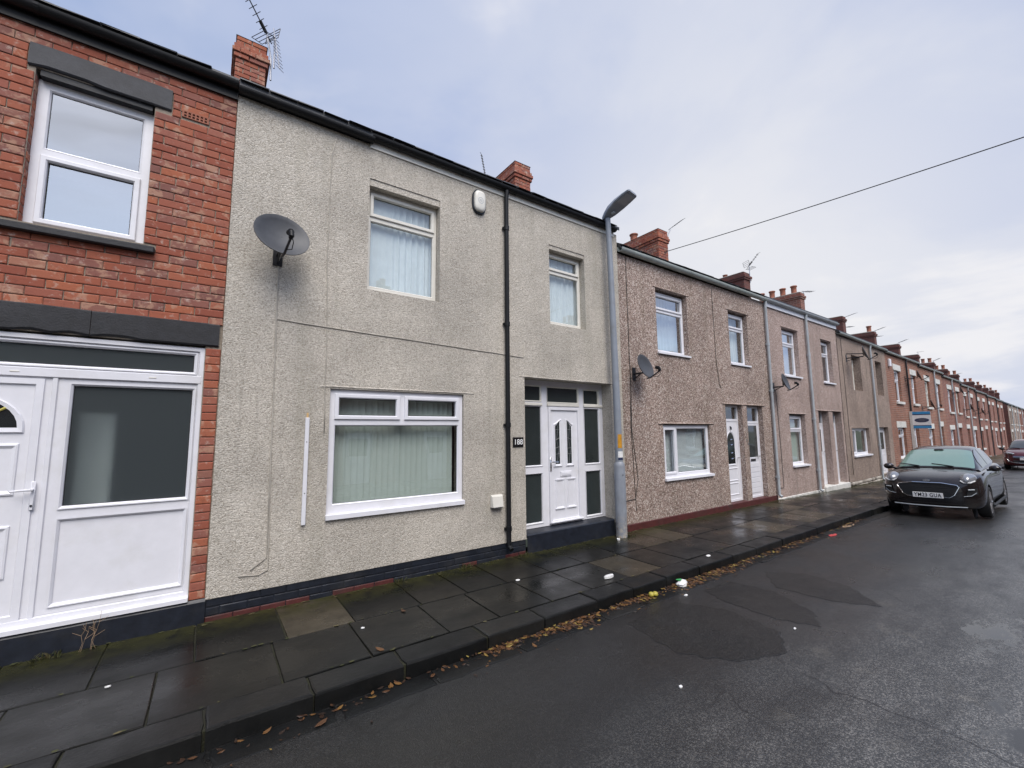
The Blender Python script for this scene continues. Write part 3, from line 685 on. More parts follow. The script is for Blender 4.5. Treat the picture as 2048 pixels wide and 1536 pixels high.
def downpipe(root, x, z0, z1, mat, r=0.034, y=-0.055, clips=(), shoe=True, hopper=False, swan=True):
    m = MB(); pts = [(x, y, z1)]
    if swan: pts = [(x, -0.075, z1+0.02), (x, -0.075, z1-0.05)]+[(x, y, z1-0.12)]
    pts.append((x, y, z0+0.06))
    if shoe: pts += [(x, y-0.01, z0+0.035), (x, y-0.07, z0)]
    m.tube(pts, r, 12); o = m.obj('downpipe', M[mat], root); smooth_by_angle(o, 60)
    for zc in clips:
        c = MB(); c.tube([(x, y, zc-0.035), (x, y, zc+0.035)], r+0.009, 12); c.box(x-0.06, x+0.06, y+0.015, y+0.04, zc-0.018, zc+0.018); smooth_by_angle(c.obj('pipe_clip', M[mat], o), 60)
    return o
def drip(root, x0, x1, z, mat, pr=0.022, h=0.03):
    m = MB(); n = 14
    m.loops([[(x0+(x1-x0)*i/n, 0.002, z+h+jit(0.004)), (x0+(x1-x0)*i/n, -pr+jit(0.003), z+0.006+jit(0.003)), (x0+(x1-x0)*i/n, -pr+0.004, z-0.003), (x0+(x1-x0)*i/n, 0.002, z-0.004)] for i in range(n+1)], cap0=True, cap1=True)
    return m.obj('drip_mould', M[mat], root)
def panel(m, x0, x1, z0, z1, y, r=0.035):
    m.ring(x0, x1, z0, z1, [(0, y+0.001), (0.004, y-0.010), (r*0.35, y-0.014), (r*0.7, y-0.004), (r, y+0.004)], fill=0)
# ================================================================== brick house (its right-hand end is in view)
H0 = empty('terraced_house', (-5.94, D0, 0)); tag(H0, 'red brick terraced house with black painted stone lintels and white porch front', 'house')
X = lambda s: s+5.94
W = 6.0
win1 = (X(-1.53), X(-0.66), 3.84, 5.36); porch = (X(-2.35), X(-0.085), 0.235, 2.84)
win0 = (X(-4.9), X(-3.6), 3.84, 5.36); bay0 = (X(-5.3), X(-3.2), 0.9, 2.84)
m = wall_mesh(W, -0.9, 5.82, [win1, porch, win0, bay0], 0.32, 0.012, ridge=8.3); wall0 = m.obj('wall', M['mortar'], H0)
blocks = [win1, porch, win0, bay0, (X(-1.585), X(-0.52), 5.35, 5.60), (X(-5.0), X(-3.5), 5.35, 5.60), (X(-1.66), X(-0.56), 3.735, 3.81), (X(-5.05), X(-3.45), 3.735, 3.81), (X(-2.9), X(0.035), 2.832, 3.092), (X(-5.4), X(-3.1), 2.84, 3.09), (0, W, -1, 0.235), (X(-0.44), X(-0.19), 5.335, 5.422)]
allb = courses(0.004, W-0.002, 0.235, 5.80, blocks, shift=0.06)
far = MB()
for xc, zc, L in allb:
    if L < 0.03: continue
    if xc > X(-1.78):
        link('brick', brick_mesh(L, CH-0.0075), wall0, (xc, jit(0.0022), zc), (jit(0.004), jit(0.004), jit(0.006)))
    else:
        far.box(xc-L/2, xc+L/2, jit(0.002), 0.03, zc-0.038, zc+0.038)
tag(far.obj('further_bricks', M['brick'], wall0), kind='stuff')
# bricks of the left-hand window reveal, end on
for k in range(18):
    zc = 3.84+CH*(k+0.5)
    if zc < 5.34:
        for (ya, yb) in (((0.022, 0.115),) if k % 2 else ((0.022, 0.115),)):
            link('brick', brick_mesh(yb-ya, CH-0.010), wall0, (X(-1.53)+0.006+jit(0.002), (ya+yb)/2, zc), (0, 0, math.pi/2))
# air brick
a = MB(); ax0, az0 = X(-0.435), 5.338
a.box(ax0, ax0+0.24, 0.014, 0.05, az0, az0+0.078); hol = MB()
ab = wall_mesh_front(ax0, ax0+0.24, az0, az0+0.078, [(ax0+0.018+0.036*i, ax0+0.040+0.036*i, az0+0.010+0.034*j, az0+0.032+0.034*j) for i in range(6) for j in range(2)], -0.003, 0.02).obj('air_brick', M['terracotta'], wall0)
def lintel(root, x0, x1, z0, z1, mat, pr=0.018, rag=0.02):
    n = max(6, int((x1-x0)/0.12)); m = MB(); L = []
    for i in range(n+1):
        x = x0+(x1-x0)*i/n; e = 0.006 if i in (0, n) else 0
        zb = z0+(random.choice((0, 0, rag)) if 0 < i < n else 0)
        L.append([(x, 0.05, z0+0.002), (x, -pr+0.012+e, zb), (x, -pr+e+jit(0.002), zb+0.014), (x, -pr+e+jit(0.002), z1-0.010-e), (x, -pr+0.010, z1+jit(0.002)-e), (x, 0.05, z1)])
    m.loops(L, cap0=True, cap1=True); o = m.obj('lintel', M[mat], root); return smooth_by_angle(o, 30)
lintel(H0, X(-1.58), X(-0.525), 5.355, 5.592, 'lintel_grey')
b = MB(); b.box(X(-1.50), X(-0.68), 0.02, 0.2, 5.30, 5.357); b.obj('lintel_soffit', M['lintel_paint'], H0)
lintel(H0, X(-2.9), X(-0.985), 2.838, 3.088, 'lintel_paint'); lintel(H0, X(-0.98), X(0.03), 2.838, 3.085, 'lintel_paint')
lintel(H0, X(-5.0), X(-3.5), 5.355, 5.592, 'lintel_grey'); lintel(H0, X(-5.4), X(-3.1), 2.84, 3.088, 'lintel_paint')
s = MB(); s.cbox(X(-1.655), X(-0.562), -0.065, 0.10, 3.738, 3.806, 0.01); s.obj('window_sill', M['lintel_paint'], H0)
s = MB(); s.cbox(X(-5.05), X(-3.45), -0.065, 0.10, 3.738, 3.806, 0.01); s.obj('window_sill', M['lintel_paint'], H0)
fwx = 0.075
window(H0, X(-1.525), X(-0.665), 3.81, 5.305, 0.10, [(X(-1.525)+fwx, X(-0.665)-fwx, 4.62, 5.305-fwx, False), (X(-1.525)+fwx, X(-0.665)-fwx, 3.81+fwx, 4.545, True)], glass='glass_coated')
window(H0, X(-4.89), X(-3.61), 3.81, 5.305, 0.10, [(X(-4.81), X(-3.69), 4.62, 5.23, False), (X(-4.81), X(-3.69), 3.89, 4.545, True)], glass='glass_coated', simple=True)
window(H0, X(-5.29), X(-3.21), 0.9, 2.835, 0.10, [(X(-5.21), X(-3.29), 2.2, 2.75, False), (X(-5.21), X(-3.29), 0.98, 2.1, False)], simple=True, sill=(0.04, 0.06, 0.03))
# porch front: door on the left, glazed side panel, top light
Y0 = 0.045
pf = wall_mesh_front(X(-2.345), X(-0.088), 0.29, 2.815, [(X(-2.27), X(-0.15), 2.53, 2.755), (X(-1.085), X(-0.145), 1.24, 2.385), (X(-1.085), X(-0.15), 0.395, 1.155), (X(-2.19), X(-1.255), 0.33, 2.41)], Y0).obj('porch_screen', M['upvc'], H0)
for (a, b_, c, d) in ((X(-2.27), X(-0.15), 2.53, 2.755), (X(-1.085), X(-0.145), 1.24, 2.385)):
    q = MB(); q.ring(a, b_, c, d, [(-0.004, Y0-0.012), (0.006, Y0-0.012), (0.022, Y0+0.004), (0.024, Y0+0.02)]); q.obj('glazing_bead', M['upvc'], pf)
    q = MB(); q.ring(a, b_, c, d, [(0.022, Y0+0.019), (0.029, Y0+0.019)]); q.obj('gasket', M['rubber'], pf)
    q = MB(); q.quad((a+0.02, Y0+0.022, c+0.02), (b_-0.02, Y0+0.022, c+0.02), (b_-0.02, Y0+0.022, d-0.02), (a+0.02, Y0+0.022, d-0.02)); q.obj('frosted_pane', M['porch_glass'], pf)
q = MB(); q.ring(X(-1.085), X(-0.15), 0.395, 1.155, [(-0.004, Y0-0.012), (0.006, Y0-0.012), (0.022, Y0+0.004), (0.024, Y0+0.014)], fill=0); q.obj('infill_panel', M['upvc'], pf)
q = MB(); q.cbox(X(-2.345), X(-0.10), Y0-0.022, Y0, 2.43, 2.515, 0.006); q.cbox(X(-1.20), X(-1.165), Y0-0.015, Y0, 0.30, 2.43, 0.004); q.obj('transom', M['upvc'], pf)
q = MB(); q.ring(X(-2.35), X(-0.083), 0.285, 2.82, [(0, Y0+0.01), (0, Y0-0.012), (0.005, Y0-0.018), (0.042, Y0-0.018), (0.05, Y0-0.004)]); q.obj('outer_frame', M['upvc'], pf)
q = MB(); q.loops([[(x, Y0+0.03, 0.296), (x, -0.035, 0.278), (x, -0.035, 0.240), (x, Y0+0.03, 0.236)] for x in (X(-2.36), X(-0.086))], cap0=True, cap1=True); q.obj('sill', M['upvc'], pf)
for x in (X(-0.50), X(-1.44)):
    q = MB(); q.cbox(x-0.03, x+0.03, Y0-0.026, Y0-0.02, 2.466, 2.478, 0.002); q.obj('drain_cap', M['upvc_cream'], pf)
q = MB(); q.cbox(X(-1.08), X(-0.80), 0.50, 0.55, 0.3, 2.12, 0.02); q.obj('inner_door', M['upvc_cream'], H0)
# the door
dl, dr = X(-2.18), X(-1.265)
d = MB(); d.box(dl, dr, Y0+0.004, Y0+0.05, 0.335, 2.405); door = d.obj('door', M['upvc'], H0)
q = MB(); q.ring(X(-2.195), X(-1.25), 0.325, 2.415, [(0, Y0), (0, Y0-0.014), (0.05, Y0-0.014), (0.058, Y0+0.001)]); q.obj('door_frame', M['upvc'], door)
ac, az, ar = X(-1.725), 1.975, 0.335
def arch(r, y): return [(ac+r*math.cos(math.pi*k/16), y, az+r*0.80*math.sin(math.pi*k/16)) for k in range(17)] 
q = MB(); q.loops([[*arch(ar+0.045, Y0+0.003), (ac-ar-0.045, Y0+0.003, az-0.05), (ac+ar+0.045, Y0+0.003, az-0.05)], [*arch(ar+0.035, Y0-0.014), (ac-ar-0.035, Y0-0.014, az-0.04), (ac+ar+0.035, Y0-0.014, az-0.04)], [*arch(ar, Y0-0.008), (ac-ar, Y0-0.008, az-0.002), (ac+ar, Y0-0.008, az-0.002)]]); q.obj('arch_moulding', M['upvc'], door)
q = MB(); q.poly(arch(ar, Y0-0.003)); fan = q.obj('fanlight', M['car_glass'], door)
q = MB()
for an in (40, 75, 110, 145): q.tube([(ac, Y0-0.006, az), (ac+ar*math.cos(RAD(an)), Y0-0.006, az+ar*0.8*math.sin(RAD(an)))], 0.011, 6)
q.obj('glazing_bar', M['amber_glass'], door)
q = MB(); panel(q, X(-2.05), X(-1.365), 1.385, 1.835, Y0+0.003, 0.05); q.obj('panel_moulding', M['upvc'], door)
q = MB(); panel(q, X(-2.05), X(-1.365), 0.685, 1.13, Y0+0.003, 0.05); q.obj('panel_moulding', M['upvc'], door)
q = MB(); q.cbox(X(-1.262), X(-1.232), Y0-0.030, Y0-0.012, 1.25, 1.50, 0.006); q.tube([(X(-1.247), Y0-0.02, 1.43), (X(-1.247), Y0-0.065, 1.43), (X(-1.26), Y0-0.07, 1.43), (X(-1.375), Y0-0.065, 1.425)], [0.010, 0.010, 0.011, 0.008], 8); smooth_by_angle(q.obj('handle', M['upvc'], door), 40)
q = MB(); q.tube([(X(-1.247), Y0-0.036, 1.29), (X(-1.247), Y0-0.028, 1.29)], 0.009, 8); q.obj('keyhole', M['metal_dark'], door)
pl = MB(); pl.loops([[(W*i/24, -0.02+jit(0.003), -0.9), (W*i/24, -0.022+jit(0.003), 0.21), (W*i/24, -0.004, 0.236), (W*i/24, 0.1, 0.236)] for i in range(25)], close=False); pl.obj('plinth', M['navy_paint'], H0)
roof(H0, W, 6.02, 8.4, slates=1)
gutter(H0, 0.0, W-0.002, 5.90, 'black_plastic', 0.068, rag=0.004, fascia=(0.155, 'black_plastic'))
room(H0, W, (0.2, 2.9, 5.7))
chimney(H0, 5.95, 0.47, 2.83, 1.5, 7.9, 8.95, True, ())

# ================================================================== rendered house, number 188
H1 = empty('terraced_house', (0.06, D0, 0)); tag(H1, 'grey roughcast rendered terraced house numbered 188 with a white panelled door', 'house')
X = lambda s: s-0.06
W = 6.46
o_up = (X(1.59), X(2.63), 3.78, 5.33); o_up2 = (X(4.73), X(5.59), 3.75, 5.185); o_big = (X(1.185), X(3.035), 0.935, 2.445); o_dr = (X(4.155), X(6.20), -0.5, 2.775)
m = wall_mesh(W, 0.222, 5.83, [o_up, o_up2, o_big, o_dr], 0.30, -0.012, ridge=8.3); m.obj('wall', M['roughcast'], H1)
fw = 0.05
zt = 4.83
window(H1, o_up[0]+0.003, o_up[1]-0.006, 3.79, 5.235, 0.11, [(o_up[0]+fw, o_up[1]-fw, zt+0.025, 5.235-fw, True), (o_up[0]+fw, o_up[1]-fw, 3.79+0.065, zt-0.035, False)], mat='upvc_cream')
b = MB(); b.box(o_up[0], o_up[1], 0.0, 0.2, 5.236, 5.329); b.obj('lintel_soffit', M['roughcast'], H1)
window(H1, o_up2[0]+0.003, o_up2[1]-0.006, 3.76, 5.11, 0.12, [(o_up2[0]+fw, o_up2[1]-fw, 4.78, 5.11-fw, True), (o_up2[0]+fw, o_up2[1]-fw, 3.825, 4.72, False)], mat='upvc_cream')
b = MB(); b.box(o_up2[0], o_up2[1], 0.0, 0.2, 5.111, 5.183); b.obj('lintel_soffit', M['roughcast'], H1)
bx = lambda s: X(s)
window(H1, bx(1.19), bx(3.03), 0.94, 2.44, 0.025, [(bx(1.255), bx(2.075), 2.075, 2.38, True), (bx(2.15), bx(2.965), 2.075, 2.38, True), (bx(1.25), bx(2.97), 1.03, 2.005, False)], sill=(0.05, 0.065, 0.012))
drip(H1, X(1.06), X(3.21), 2.462, 'roughcast'); drip(H1, X(4.05), X(6.50), 2.782, 'roughcast', 0.02)
# entrance screen
Y1 = 0.22
hx = X
holes = [(hx(4.22), hx(4.68), 2.41, 2.685), (hx(4.81), hx(5.565), 2.395, 2.68), (hx(5.69), hx(6.095), 2.385, 2.67), (hx(4.22), hx(4.685), 1.31, 2.335), (hx(4.22), hx(4.69), 0.37, 1.195), (hx(5.695), hx(6.10), 1.285, 2.32), (hx(5.70), hx(6.11), 0.35, 1.165), (hx(4.855), hx(5.535), 0.36, 2.295)]
sc1 = wall_mesh_front(hx(4.157), hx(6.198), 0.305, 2.775, holes, Y1).obj('door_screen', M['upvc'], H1)
for k, (a, b_, c, d) in enumerate(holes[:7]):
    q = MB(); q.ring(a, b_, c, d, [(-0.004, Y1-0.010), (0.005, Y1-0.010), (0.016, Y1+0.004), (0.018, Y1+0.02)]); q.obj('glazing_bead', M['upvc_cream'] if k < 3 else M['upvc'], sc1)
    q = MB(); q.quad((a+0.014, Y1+0.022, c+0.014), (b_-0.014, Y1+0.022, c+0.014), (b_-0.014, Y1+0.022, d-0.014), (a+0.014, Y1+0.022, d-0.014)); q.obj('patterned_pane', M['patterned_glass'], sc1)
q = MB()
for (a, b_) in ((4.16, 4.70), (4.80, 5.575), (5.68, 6.195)): q.cbox(hx(a)+0.004, hx(b_)-0.004, Y1-0.024, Y1, 2.335, 2.385, 0.008)
q.obj('transom', M['upvc_cream'], sc1)
dl, dr = hx(4.875), hx(5.515)
d = MB(); d.box(dl, dr, Y1-0.004, Y1+0.045, 0.37, 2.275); door = d.obj('door', M['upvc'], H1)
yd = Y1-0.004
q = MB(); q.ring(hx(4.825), hx(5.56), 0.335, 2.315, [(0, Y1), (0, yd-0.022), (0.006, yd-0.026), (0.045, yd-0.026), (0.052, yd+0.001)]); q.obj('door_frame', M['upvc'], door)
for side, (gx0, gx1) in enumerate(((hx(4.985), hx(5.085)), (hx(5.265), hx(5.365)))):
    def prof(e, y):
        a, b_ = gx0-e, gx1+e; n = 8; top = []
        for k in range(n+1):
            t = k/n; tt = t if side == 0 else 1-t
            top.append((a+(b_-a)*t, y, 1.985+e*0.8+0.085*(0.5-0.5*math.cos(math.pi*tt))))
        return [(b_, y, 1.325-e)] + list(reversed(top)) + [(a, y, 1.325-e)]
    q = MB(); q.loops([prof(0.050, yd+0.001), prof(0.045, yd-0.013), prof(0.03, yd-0.018), prof(0.012, yd-0.006), prof(0.0, yd-0.001)]); q.obj('panel_moulding', M['upvc'], door)
    q = MB(); q.poly(prof(0.0, yd-0.0015)); pane = q.obj('leaded_pane', M['patterned_glass'], door)
    q = MB(); xc = (gx0+gx1)/2
    for zz in (1.48, 1.62, 1.76, 1.90): q.tube([(gx0, yd-0.003, zz+jit(0.03)), (gx1, yd-0.003, zz+jit(0.03))], 0.004, 4)
    q.tube([(xc-0.02, yd-0.003, 1.33), (xc+0.02, yd-0.003, 1.55), (xc-0.02, yd-0.003, 1.75), (xc+0.015, yd-0.003, 2.0)], 0.004, 4)
    q.obj('lead_came', M['lead_strip'], door)
for (a, b_) in ((4.965, 5.175), (5.235, 5.445)):
    q = MB(); panel(q, hx(a), hx(b_), 0.56, 1.06, yd+0.001, 0.045); q.cbox(hx(a)-0.004, hx(b_)+0.004, yd-0.02, yd, 0.555, 0.575, 0.004); q.cbox(hx(a)-0.004, hx(b_)+0.004, yd-0.016, yd, 1.05, 1.068, 0.004); q.obj('panel_moulding', M['upvc'], door)
q = MB(); q.cbox(hx(5.085), hx(5.345), yd-0.014, yd, 1.105, 1.195, 0.005); q.cbox(hx(5.105), hx(5.325), yd-0.020, yd, 1.125, 1.175, 0.004); q.obj('letterbox', M['upvc'], door)
q = MB(); q.cbox(hx(4.832), hx(4.862), yd-0.040, yd-0.024, 1.21, 1.45, 0.006); q.tube([(hx(4.847), yd-0.03, 1.37), (hx(4.847), yd-0.075, 1.37), (hx(4.86), yd-0.08, 1.37), (hx(4.99), yd-0.075, 1.365)], [0.010, 0.010, 0.011, 0.008], 8); smooth_by_angle(q.obj('handle', M['chrome'], door), 40)
q = MB(); q.cbox(hx(4.84), hx(5.60), yd-0.05, yd, 0.335, 0.365, 0.008); q.obj('threshold', M['upvc'], door)
# step and plinth
st = MB(); st.loops([[(x, Y1+0.05, 0.30), (x, -0.01, 0.285), (x, -0.022, 0.268), (x, -0.026, 0.0), (x, -0.026, -0.6)] for x in (X(4.165), X(4.8), X(5.5), X(6.17))], close=False); st.obj('step', M['navy_paint'], H1)
for (a, b_) in ((X(6.205), W), (0.0, X(4.15))):
    pl = MB()
    n = max(3, int((b_-a)/0.25))
    pl.loops([[(a+(b_-a)*i/n, 0.004+jit(0.003), -0.6), (a+(b_-a)*i/n, 0.002+jit(0.003), 0.224), (a+(b_-a)*i/n, 0.1, 0.224)] for i in range(n+1)], close=False)
    plo = pl.obj('plinth', M['navy_paint'], H1)
for k in range(3):
    zc = 0.224-CH*(k+0.5); x = 0.006-(0.12 if k % 2 else 0)
    while x < X(4.13):
        a, b_ = max(x, 0.006), min(x+0.236, X(4.145))
        if b_-a > 0.03:
            o = link('brick', brick_mesh(b_-a, CH-0.008), plo, ((a+b_)/2, -0.003+jit(0.002), zc))
            o.material_slots[0].link = 'OBJECT'; o.material_slots[0].material = M['navy_paint'] if k < 2 or random.random() < 0.5 else M['red_paint']
        x += 0.247
roof(H1, W, 6.02, 8.4, slates=1)
gutter(H1, 0.0, 1.55, 5.865, 'black_plastic', 0.060, rag=0.003, fascia=(0.05, 'black_plastic')); gutter(H1, 1.52, W-0.1, 5.90, 'black_plastic', 0.064, rag=0.002, fascia=(0.14, 'upvc_cream'), joints=1.0)
downpipe(H1, X(3.79), 0.14, 5.84, 'black_plastic', 0.036, -0.062, (5.2, 3.6, 2.0, 0.44))
room(H1, W, (0.2, 2.9, 5.7))
chimney(H1, 5.98, 0.5, 2.8, 1.9, 7.9, 8.82, True, ())
# what hangs in its windows
curtain('white net curtain hanging behind the large upper window of house 188', H1, o_up[0]+0.02, o_up[1]-0.02, 3.75, 5.25, 0.215, 9, 0.03)
curtain('white pleated curtain behind the narrow upper window of house 188', H1, o_up2[0]+0.02, o_up2[1]-0.02, 3.72, 5.12, 0.225, 8, 0.03)
vb = empty('vertical_blind', (0.06, D0, 0)); tag(vb, 'pale green vertical blind with hanging slats behind the big lower window', 'blind')
q = MB(); q.box(bx(1.24), bx(2.98), 0.165, 0.21, 2.36, 2.40); q.obj('head_rail', M['upvc'], vb)
n = 21
sm = MB(); sm.loops([[(-0.046+0.092*i/4, 0.006*math.cos(math.pi*(i/4-0.5)), z) for i in range(5)] for z in (0.0, 0.45, 0.9, 1.38)], close=False); sme = sm.obj('slat', M['blind'], vb, smooth=True)
for i in range(n):
    o = sme if i == 0 else link('slat', sme.data, vb)
    o.location = (bx(1.30)+(bx(2.90)-bx(1.30))*i/(n-1), 0.19+jit(0.004), 0.985); o.rotation_euler = (jit(0.006), jit(0.006), RAD(-14)+jit(0.10))
# ================================================================== generic doors for the houses further along
def screen_door(root, x0, x1, z0, z1, y, kind, mat='upvc', tz=None):
    """door filling an opening; kind: 'oval', 'plank', 'plain', 'pair', 'dark'"""
    tz = tz or z0+1.98; f = 0.05
    holes = [(x0+f, x1-f, tz+0.06, z1-f), (x0+f, x1-f, z0+0.05, tz)] if z1-tz > 0.2 else [(x0+f, x1-f, z0+0.05, z1-f)]
    fr = wall_mesh_front(x0, x1, z0, z1, holes, y).obj('door', M[mat], root)
    if len(holes) == 2:
        a, b, c, d = holes[0]; q = MB(); q.quad((a, y+0.02, c), (b, y+0.02, c), (b, y+0.02, d), (a, y+0.02, d)); q.obj('fanlight', M['glass'], fr)
    a, b, c, d = holes[-1]
    q = MB(); q.box(a-0.004, b+0.004, y+0.012, y+0.05, c-0.004, d+0.004); lf = q.obj('door_leaf', M[mat] if kind != 'dark' else M['navy_paint'], fr)
    yy = y+0.012; w = b-a; xc = (a+b)/2
    if kind == 'oval':
        n = 20; def_r = w*0.24
        def ov(e): return [(xc+(def_r+e)*(-math.cos(math.pi*k/10)), yy-0.002, d-0.52+(0.24+e)*math.sin(math.pi*k/10)) for k in range(11)] + [(xc+def_r+e, yy-0.002, c+0.86-e), (xc-def_r-e, yy-0.002, c+0.86-e)]
        q = MB(); q.poly([(p[0], yy-0.003, p[2]) for p in ov(0)]); q.obj('glazed_panel', M['car_glass'], fr)
        q = MB(); q.loops([[(p[0], yy, p[2]) for p in ov(0.035)], [(p[0], yy-0.014, p[2]) for p in ov(0.03)], [(p[0], yy-0.003, p[2]) for p in ov(0.0)]]); q.obj('panel_moulding', M[mat], fr)
        for zz in (c+0.98, c+1.12, c+1.32, c+1.45):
            q = MB(); q.tube([(xc-def_r*0.2, yy-0.006, zz), (xc+def_r*0.3, yy-0.006, zz+0.012)], 0.014, 6); q.obj('glass_bevel', M['chrome'], fr)
        for (p0, p1) in ((c+0.10, c+0.40), (c+0.44, c+0.76)):
            q = MB(); panel(q, a+0.10, b-0.10, p0, p1, yy, 0.04); q.obj('panel_moulding', M[mat], fr)
        q = MB(); q.tube([(xc, yy-0.004, d-0.13), (xc, yy-0.03, d-0.15), (xc, yy-0.03, d-0.21)], 0.018, 8); q.obj('knocker', M['metal_dark'], fr)
    elif kind == 'plank':
        q = MB(); q.quad((a+0.07, yy-0.003, c+0.98), (b-0.07, yy-0.003, c+0.98), (b-0.07, yy-0.003, d-0.06), (a+0.07, yy-0.003, d-0.06)); q.obj('glazed_panel', M['glass_dark'], fr)
        q = MB(); q.ring(a+0.05, b-0.05, c+0.96, d-0.04, [(0, yy), (0.004, yy-0.01), (0.02, yy-0.004)]); q.obj('glazing_bead', M[mat], fr)
        for k in range(6):
            q = MB(); q.cbox(a+0.06, b-0.06, yy-0.012, yy, c+0.07+k*0.13, c+0.19+k*0.13, 0.006); q.obj('plank', M[mat], fr)
        q = MB(); q.cbox(xc-0.13, xc+0.13, yy-0.014, yy, c+0.87, c+0.94, 0.004); q.obj('letterbox', M['chrome'], fr)
    elif kind == 'pair':
        for (p, r_) in ((a+0.05, xc-0.03), (xc+0.03, b-0.05)):
            q = MB(); q.quad((p+0.06, yy-0.003, c+1.0), (r_-0.06, yy-0.003, c+1.0), (r_-0.06, yy-0.003, d-0.15), (p+0.06, yy-0.003, d-0.15)); q.obj('glazed_panel', M['patterned_glass'], fr)
            q = MB(); panel(q, p+0.03, r_-0.03, c+0.15, c+0.80, yy, 0.04); q.obj('panel_moulding', M[mat], fr)
    else:
        q = MB(); q.quad((a+0.13, yy-0.003, c+1.0), (b-0.13, yy-0.003, c+1.0), (b-0.13, yy-0.003, d-0.15), (a+0.13, yy-0.003, d-0.15)); q.obj('glazed_panel', M['patterned_glass'], fr)
        q = MB(); panel(q, a+0.10, b-0.10, c+0.15, c+0.85, yy, 0.04); q.obj('panel_moulding', M[mat], fr)
    q = MB(); q.tube([(b-0.05, yy-0.01, c+1.0), (b-0.05, yy-0.05, c+1.0), (b-0.15, yy-0.05, c+1.0)], 0.010, 6); q.obj('handle', M['chrome'], fr)
    return fr
def mk_dark_glass():
    t = NT('glass_dark'); t.set(Base_Color=t.ramp(t.noise(1.5, 3), [(0.3, (0.03, 0.036, 0.036)), (0.7, (0.09, 0.10, 0.10))]), Roughness=0.04, Specular_IOR_Level=0.9); M['glass_dark'] = t.mat
mk_dark_glass()

# ================================================================== pebbledashed house beside 188
def rel(u0): return lambda s: s-u0
H2 = empty('terraced_house', (6.53, D0, 0)); tag(H2, 'brown pebbledashed terraced house with grey gutter and red painted plinth', 'house')
X = rel(6.53); W = 6.10; r = 0.12
oA = (X(7.72), X(8.87), 3.56, 4.98); oB = (X(10.67), X(11.62), 3.56, 4.95); oC = (X(7.77), X(9.52), 0.90, 2.02); oD = (X(10.26), X(11.06), 0.02, 2.51); oE = (X(11.29), X(12.12), 0.02, 2.51)
wall_mesh(W, 0.13, 5.46, [oA, oB, oC, oD, oE], 0.3, 0.0, ridge=7.95).obj('wall', M['pebbledash'], H2)
for oo, zt in ((oA, 4.52), (oB, 4.50)):
    window(H2, oo[0]+0.004, oo[1]-0.006, oo[2]+0.01, oo[3]-0.05, r, top_light(oo[0], oo[1], oo[2]+0.01, oo[3]-0.05, zt), sill=(0.04, 0.05, 0.02), glass='glass_coated' if oo is oA else 'glass')
    drip(H2, oo[0]-0.09, oo[1]+0.09, oo[3], 'pebbledash', 0.016)
c0, c1 = oC[0], oC[1]; xm = c0+0.50
window(H2, c0+0.004, c1-0.004, 0.91, 2.0, 0.05, [(c0+0.06, xm-0.035, 0.975, 1.94, True), (xm+0.03, c1-0.06, 0.975, 1.94, False)], sill=(0.05, 0.06, 0.03))
drip(H2, c0-0.16, c1+0.16, 2.03, 'pebbledash'); drip(H2, X(10.12), X(12.26), 2.52, 'pebbledash')
screen_door(H2, oD[0]+0.003, oD[1]-0.003, 0.14, 2.5, 0.12, 'oval', tz=2.10)
screen_door(H2, oE[0]+0.003, oE[1]-0.003, 0.14, 2.5, 0.12, 'plank', tz=2.05)
pl = MB(); pl.loops([[(W*i/20, -0.012+jit(0.003), -0.6), (W*i/20, -0.010+jit(0.003), 0.118), (W*i/20, 0.002, 0.132), (W*i/20, 0.3, 0.137)] for i in range(21)], close=False); pl.obj('plinth', M['red_paint'], H2)
roof(H2, W, 5.67, 8.05, slates=1); gutter(H2, 0.0, W, 5.545, "gutter_grey", 0.074, rag=0.006, fascia=(0.05, 'gutter_grey'))
downpipe(H2, X(12.60), 0.10, 5.48, 'pipe_grey', 0.036, -0.06, (4.25, 2.95, 0.62)); room(H2, W, (0.15, 2.6, 5.4))
chimney(H2, 5.38, 0.52, 2.8, 2.1, 7.5, 8.62, True, ((1.2, 0.30, 0.13),))
curtain('pale blue curtain drawn back inside the larger upper pebbledash window', H2, oA[0]+0.35, oA[1], 3.6, 4.9, 0.30, 6, 0.04)
curtain('white curtain filling the smaller upper window above the twin doors', H2, oB[0]+0.03, oB[1], 3.6, 4.9, 0.30, 8, 0.04)
hb = empty('horizontal_blind', (6.53, D0, 0)); tag(hb, 'white slatted blind behind the two-light lower window of pebbledash house', 'blind')
sm = MB(); sm.quad((c0+0.04, 0, -0.012), (c1-0.04, 0, -0.012), (c1-0.04, 0.018, 0.012), (c0+0.04, 0.018, 0.012)); sme = sm.obj('slat', M['curtain'], hb)
for i in range(38):
    o = sme if i == 0 else link('slat', sme.data, hb); o.location = (0, 0.17, 0.98+i*0.026)

